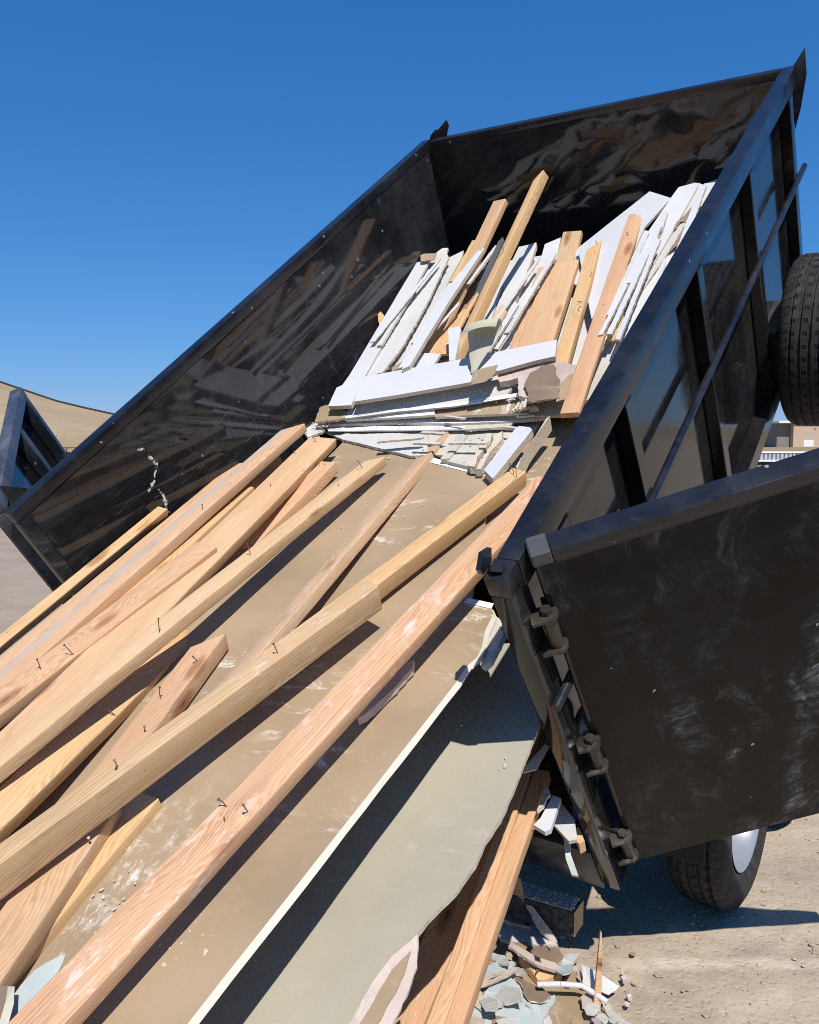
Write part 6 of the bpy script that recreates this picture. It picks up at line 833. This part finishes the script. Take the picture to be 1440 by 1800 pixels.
# ---- wheels
def tyre_mesh():
    prof = [(-.080, .212), (-.092, .222), (-.103, .25), (-.107, .282), (-.102, .312), (-.092, .332), (-.080, .342), (-.066, .3465)]
    for g in (-.052, -.0185, .0185, .052):
        prof += [(g - .0065, .3490), (g - .0045, .3395), (g + .0045, .3395), (g + .0065, .3490)]
    prof += [(.066, .3465), (.080, .342), (.092, .332), (.102, .312), (.107, .282), (.103, .25), (.092, .222), (.080, .212), (.0, .206)]
    return MB().lathe(prof, 120, close=True)
def rim_parts(s=1):
    r = MB().lathe([(.094, .214), (.088, .205), (.074, .196), (.052, .184), (.03, .178), (.012, .165), (.004, .13), (.012, .085), (.034, .07), (.036, .0)], 64)
    r.lathe([(-.09, .214), (-.06, .19), (.02, .172)], 64)
    for i in range(6):
        q = 2 * math.pi * i / 6; r.tube((.005, .098 * math.cos(q), .098 * math.sin(q)), (.030, .098 * math.cos(q), .098 * math.sin(q)), .012, 6)
    r.tube((.02, 0, 0), (.075, 0, 0), .046, 24, .04)
    return r
TY = tyre_mesh().obj('tyre', M['tyre'], smooth=40); RI = rim_parts().obj('rim', M['rim'], smooth=40)
COL.objects.unlink(TY); COL.objects.unlink(RI)
def wheel(name, mat4):
    w = bpy.data.objects.new(name, None); COL.objects.link(w); w.parent = root; w.matrix_basis = Matrix.Translation(-RL) @ mat4
    w.empty_display_size = .1
    for p in (TY, RI):
        c = p.copy(); COL.objects.link(c); c.parent = w
    return w
FWD = Vector((.583, .8125, 0)).normalized(); RGT = Vector((FWD.y, -FWD.x, 0))
def wmat(c, flip=False, s=1.):
    x = RGT * (-1 if flip else 1); z = Vector((0, 0, 1)); y = z.cross(x)
    return Matrix(((x.x, y.x, z.x, c.x), (x.y, y.y, z.y, c.y), (x.z, y.z, z.z, c.z), (0, 0, 0, 1))) @ Matrix.Scale(s, 4)
C1 = Vector((1.215, 2.985, 0)) - RGT * .085 + Vector((0, 0, .340)); C2 = C1 + FWD * .86
TRACK = 2.08
for c in (C1, C2):
    wheel('wheel', wmat(c)); wheel('wheel', wmat(c - RGT * TRACK, True))
# spare wheel carried on the side of the bed
sm = BEDM @ Matrix.Translation((W + .215, 2.44, .40)) @ Matrix.Rotation(.25, 4, 'X') @ Matrix.Scale(1.055, 4)
wheel('spare_wheel', sm)
bed(MB().box(W + .069, W + .20, 2.38, 2.50, .34, .46, .006).box(W + .0, W + .075, 2.30, 2.58, .27, .53, .004), 'spare_bracket', M['dark'])
# ---- chassis (stays level)
LV = Matrix(((RGT.x, FWD.x, 0, 0), (RGT.y, FWD.y, 0, 0), (0, 0, 1, 0), (0, 0, 0, 1)))
cc = C1 - RGT * (TRACK / 2); LV.translation = Vector((cc.x, cc.y, 0)); TL = Matrix.Translation(-RL) @ LV
def lev(m, name, mat, parent=None, **k): return m.obj(name, mat, parent or root, TL if parent is None else None, **k)
ch = MB()
for x in (-.42, .36): ch.box(x, x + .06, -.35, 4.3, .40, .52, .004)
for y in (-.3, .9, 2.2, 3.4): ch.box(-.35, .35, y, y + .06, .41, .51, .004)
lev(ch, 'chassis', M['dark'])
for y in (0., .86): lev(MB().tube((-.95, y, .34), (.95, y, .34), .04, 16), 'axle', M['dark'])
ck = MB().tube((0, 2.7, .45), (0, 1.55, 1.55), .07, 20).tube((0, 1.55, 1.55), (0, 1.25, 1.83), .045, 20)
lev(ck, 'lift_cylinder', M['dark'])
for sgn in (1, -1):
    f = MB(); x0, x1 = sorted((sgn * .90, sgn * 1.15))
    f.box(x0, x1, -.30, 1.16, .745, .755, .002)
    f.prism([(x0, -.302, .755), (x1, -.302, .755), (x1, -.47, .58), (x0, -.47, .58)], (0, .004, -.008)); f.prism([(x0, 1.162, .755), (x1, 1.162, .755), (x1, 1.33, .58), (x0, 1.33, .58)], (0, .004, .008))
    fo = lev(f, 'fender', M['side'])
    if sgn > 0:
        lev(MB().box(x0 - .0, x1 - .03, -.478, -.472, .33, .60, .002), 'mudflap', M['rubber'])
        lev(MB().box(.80, .885, -.44, -.36, .50, .58, .006).tube((.845, -.441, .54), (.845, -.452, .54), .032, 18), 'tail_light', M['red_lens'])

# ---------------------------------------------------------------- lumber
NAILS = []
def nail_mesh(ln, lean, az, bent):
    m = MB(); d = Vector((math.sin(lean) * math.cos(az), math.sin(lean) * math.sin(az), math.cos(lean)))
    k = Vector((0, 0, -.004)); p1 = k + d * ln * .6
    d2 = (d + Vector((math.cos(az + 1.), math.sin(az + 1.), -.2)) * bent).normalized(); p2 = p1 + d2 * ln * .4
    m.tube(k, p1, .0014, 7); m.tube(p1, p2, .0014, 7)
    if ln > .02: m.tube(p2, p2 + d2 * .0015, .0032, 9)
    return m
def frame_at(A, B, up):
    A, B, up = Vector(A), Vector(B), Vector(up); x = (B - A).normalized(); z = (up - x * up.dot(x)).normalized(); y = z.cross(x)
    return Matrix(((x.x, y.x, z.x, A.x), (x.y, y.y, z.y, A.y), (x.z, y.z, z.z, A.z), (0, 0, 0, 1))), (B - A).length
def board_thing(rec, i):
    label, mat, A, B, up, w, t, end, bow, twist, nails = rec
    rnd = random.Random(100 + i); F, Ln = frame_at(A, B, up)
    r = min(.0045, t * .2); sec = []
    for cx, cz, a0 in ((r, -r, 180), (r, -t + r, 270), (w - r, -t + r, 0), (w - r, -r, 90)):
        # corners run round the section; the first one is the ridge nearest the viewer
        ang = {(r, -r): (90, 180), (r, -t + r): (180, 270), (w - r, -t + r): (270, 360), (w - r, -r): (0, 90)}[(cx, cz)]
        for q in range(4):
            th = R(ang[0] + (ang[1] - ang[0]) * q / 3); sec.append((cx + r * math.cos(th), cz + r * math.sin(th)))
    n = max(10, int(Ln / .06)); xs = [(Ln - .13) * k / n for k in range(n + 1)]
    xs += [Ln - .10, Ln - .07, Ln - .04, None]
    skew = rnd.uniform(-.006, .006); bm = bmesh.new(); rings = []
    ph = rnd.random() * 50
    for x in xs:
        ring = []
        for (y, z) in sec:
            f = y / w
            if end == 'chamfer': cut = max(0., (f - .35) / .65) * .055
            elif end == 'chip': cut = max(0., (f - .6) / .4) * .03 + (.012 if z < -t * .6 else 0)
            elif end == 'splinter': cut = max(0., (f - .25) / .75) * .05 + .02 * noise.noise((f * 9, z * 90, ph)) + (.0 if f > .3 else .02 * (.3 - f))
            elif end == 'notch': cut = .035 * max(0., math.sin(f * 5.2 - .4)) * (f > .15) + max(0., (f - .75) / .25) * .03
            else: cut = 0.
            e = Ln - cut + skew * (f - .5) * 2 + .0015 * noise.noise((f * 12, z * 120, ph + 3))
            xx = e if x is None else min(x, e - .002 * (1 + (Ln - x) * 10) if end else e - .004)
            wob = .0008 * noise.noise((xx * 9, y * 20, ph))
            tt = xx / Ln; zb = bow * math.sin(math.pi * tt)
            ring.append(bm.verts.new((xx, y + wob, z + zb + wob)))
        rings.append(ring)
    m = len(sec)
    for a_, b_ in zip(rings, rings[1:]):
        for j in range(m): bm.faces.new((a_[j], a_[(j + 1) % m], b_[(j + 1) % m], b_[j]))
    bm.faces.new(rings[0]); bm.faces.new(rings[-1][::-1])
    mb = MB(); mb.bm.free(); mb.bm = bm
    o = mb.obj('board' if w > .11 else 'stud', M[mat], None, BEDM @ F, smooth=30)
    tag(o, label, 'lumber', 'lumber in the dumped load')
    for (dist, fr_, ln, lean) in nails:
        c = nail_mesh(ln * rnd.uniform(.5, .95), lean * rnd.uniform(.5, 1.2), rnd.uniform(0, 6.28), rnd.choice((.0, .05, .1, .3, .9))).obj('nail', M['nail'], o, Matrix.Translation((Ln - dist, fr_ * w, bow * math.sin(math.pi * (Ln - dist) / Ln))), smooth=0)
for i, rec in enumerate(BOARDS): board_thing(rec, i)

# ---------------------------------------------------------------- drywall and scraps
def slab_thing(rec, i, base):
    kind, label, cat, top, edge, pts, nrm, th, torn, curl = rec
    P = [Vector(p) for p in pts]; nz = Vector(nrm).normalized(); c = sum(P, Vector()) / len(P)
    ln, ex = max(((P[k] - P[k - 1]).length, k) for k in range(len(P)))
    x = (P[ex] - P[ex - 1]); x = (x - nz * x.dot(nz)).normalized(); y = nz.cross(x)
    F = Matrix(((x.x, y.x, nz.x, c.x), (x.y, y.y, nz.y, c.y), (x.z, y.z, nz.z, c.z), (0, 0, 0, 1))); Fi = F.inverted()
    Q = [Fi @ p for p in P]
    area = sum(Q[k - 1].x * Q[k].y - Q[k].x * Q[k - 1].y for k in range(len(Q)))
    if area < 0: Q = Q[::-1]
    rnd = random.Random(i * 13 + 5); ph = rnd.random() * 90; out = []
    step = .012 if torn > .001 else .06
    for k in range(len(Q)):
        a_, b_ = Q[k], Q[(k + 1) % len(Q)]; d = b_ - a_; n = max(1, int(d.length / step)); nn = Vector((d.y, -d.x, 0))
        if nn.length: nn.normalize()
        for q in range(n):
            p = a_ + d * (q / n)
            jit = torn * (noise.noise((p.x * 38, p.y * 38, ph)) * 1.1 + noise.noise((p.x * 110, p.y * 110, ph)) * .7) + .0006 * noise.noise((p.x * 30, p.y * 30, ph))
            out.append((p + nn * jit, nn))
    bm = bmesh.new(); tv = []; bv = []
    for p, nn in out:
        zj = .0012 * noise.noise((p.x * 7, p.y * 7, ph)) + (torn * .5 * noise.noise((p.x * 60, p.y * 60, ph + 9)) if torn > .001 else 0)
        tv.append(bm.verts.new((p.x, p.y, p.z + zj)))
        bj = torn * 1.3 * noise.noise((p.x * 50, p.y * 50, ph + 30)) if torn > .001 else 0.
        if edge == 'gypedge': bj = .0085 + .0025 * noise.noise((p.x * 14, p.y * 14, ph)) + (.004 if noise.noise((p.x * 3.1, p.y * 3.1, ph + 5)) > .38 else 0.) * noise.noise((p.x * 60, p.y * 60, ph))
        bv.append(bm.verts.new((p.x + nn.x * bj, p.y + nn.y * bj, p.z + zj - th)))
    ft = bm.faces.new(tv); fb = bm.faces.new(bv[::-1]); m = len(tv)
    for k in range(m):
        f = bm.faces.new((tv[k], bv[k], bv[(k + 1) % m], tv[(k + 1) % m])); f.material_index = 1
    r = bmesh.ops.triangulate(bm, faces=[ft, fb])
    mb = MB(); mb.bm.free(); mb.bm = bm
    o = mb.obj(kind, [M[top], M[edge]], None, base @ F, smooth=0)
    if top == 'paper_dusty':
        q = (base @ F).inverted() @ (BEDM @ Vector(HEAVY_DUST)); cn = M[top].node_tree.nodes['dust_center']
        for k in range(3): cn.inputs[k].default_value = q[k]
    return tag(o, label, cat, 'drywall and scraps from the dumped load')
for i, rec in enumerate(SLABS): slab_thing(rec, i, BEDM)
for i, rec in enumerate(GROUND_SCRAPS): slab_thing(rec, i + 200, Matrix.Identity(4))
# ---------------------------------------------------------------- small special pieces
def timber_block():
    o = empty('timber_block', 'short dark charred timber block topped with grit, pale sawn end, under bed tail', 'timber', (.468, 2.73, .055), None, R(-30))
    m = MB(); m.box(-.12, .098, -.045, .045, .012, .098, .004); m.obj('block', simple('charred_wood', (.06, .053, .047), .8, 0., .8, 60., .6), o)
    MB().box(.0985, .1015, -.044, .044, .013, .097, .001).obj('sawn_end', M['pine'], o)
    MB().box(-.118, .09, -.043, .043, .0983, .1015, .001).obj('dust_layer', M['greyface'], o)
    g = MB(); rnd = random.Random(9)
    for i in range(170):
        t = bmesh.new(); bmesh.ops.create_icosphere(t, subdivisions=1, radius=rnd.uniform(.0015, .0055))
        bmesh.ops.transform(t, matrix=Matrix.Translation((rnd.uniform(-.115, .092), rnd.uniform(-.04, .04), .103)) @ Matrix.Diagonal((1.2, 1, .7, 1)), verts=t.verts); g._join(t)
    struct(g.obj('grit', M['crumb'], o, smooth=0), 'stuff')
timber_block()
def stake():
    o = MB()
    o.prism([(0, 0, 0), (.022, 0, 0), (.019, 0, .13), (.010, 0, .235), (.006, 0, .24), (.002, 0, .12)], (0, .012, 0), .001)
    ob = o.obj('wood_splinter', M['fir2'], None, Matrix.Translation((.53, 2.34, 0)) @ Matrix.Rotation(R(8), 4, 'Y') @ Matrix.Rotation(R(-20), 4, 'X'))
    tag(ob, 'thin pointed wood splinter standing upright at the bottom right', 'wood scrap')
stake()
def stick():
    pts = [gp for gp in WHITE_STICK]; m = MB()
    for a_, b_ in zip(pts, pts[1:]): m.tube(a_, b_, .008, 9)
    tag(m.obj('plaster_stick', M['white2']), 'slim white crooked stick lying over the broken tan sheet', 'stick')
stick()
def curl():
    # pale green paper torn off and curled over, standing on the crosswise shelf board
    a, b, c = [Vector(p) for p in CURL_BASE]; up = Vector((0, .85, .55)).normalized()
    bm = bmesh.new(); rows = []; N, K = 14, 22
    for j in range(K + 1):
        t = j / K; row = []
        for i in range(N + 1):
            s = i / N - .5
            wid = .018 + .15 * min(1., t * 1.5) * (1 - .15 * t)
            if t < .6: h = .175 * t / .6; f = 0.
            else:
                th = (t - .6) / .4 * 3.4; h = .175 + .04 * math.sin(th); f = -.04 * (1 - math.cos(th))
            dirx = (b - a).normalized(); fwd = up.cross(dirx)
            p = a + dirx * (s * wid + .012 * t) + up * h + fwd * (f + .10 * (s * s) * t) + dirx * .004 * noise.noise((s * 5, t * 5, 1))
            row.append(bm.verts.new(p))
        rows.append(row)
    for j in range(K):
        for i in range(N): bm.faces.new((rows[j][i], rows[j][i + 1], rows[j + 1][i + 1], rows[j + 1][i]))
    m = MB(); m.bm.free(); m.bm = bm
    ob = m.obj('curled_paper', sheet('pale_green_liner', (.56, .54, .41), rough=.7, scuff=.15), None, BEDM, smooth=60)
    tag(ob, 'pale green torn paper curled over on top of the white shelf board', 'torn paper')
curl()

def crumbs():
    m = MB(); rnd = random.Random(21)
    for p in CRUMBS:
        t = bmesh.new(); bmesh.ops.create_icosphere(t, subdivisions=1, radius=rnd.uniform(.0012, .0032) + .005 * rnd.random() ** 6)
        for v in t.verts: v.co *= rnd.uniform(.6, 1.3)
        mt = BEDM @ Matrix.Translation(Vector(p) + Vector((0, 0, .002))) @ Matrix.Rotation(rnd.random() * 6, 4, 'Z') @ Matrix.Diagonal((1.4, 1., .6, 1.))
        bmesh.ops.transform(t, matrix=mt, verts=t.verts); m._join(t)
    struct(m.obj('gypsum_crumbs', M['crumb'], smooth=0), 'stuff')
crumbs()
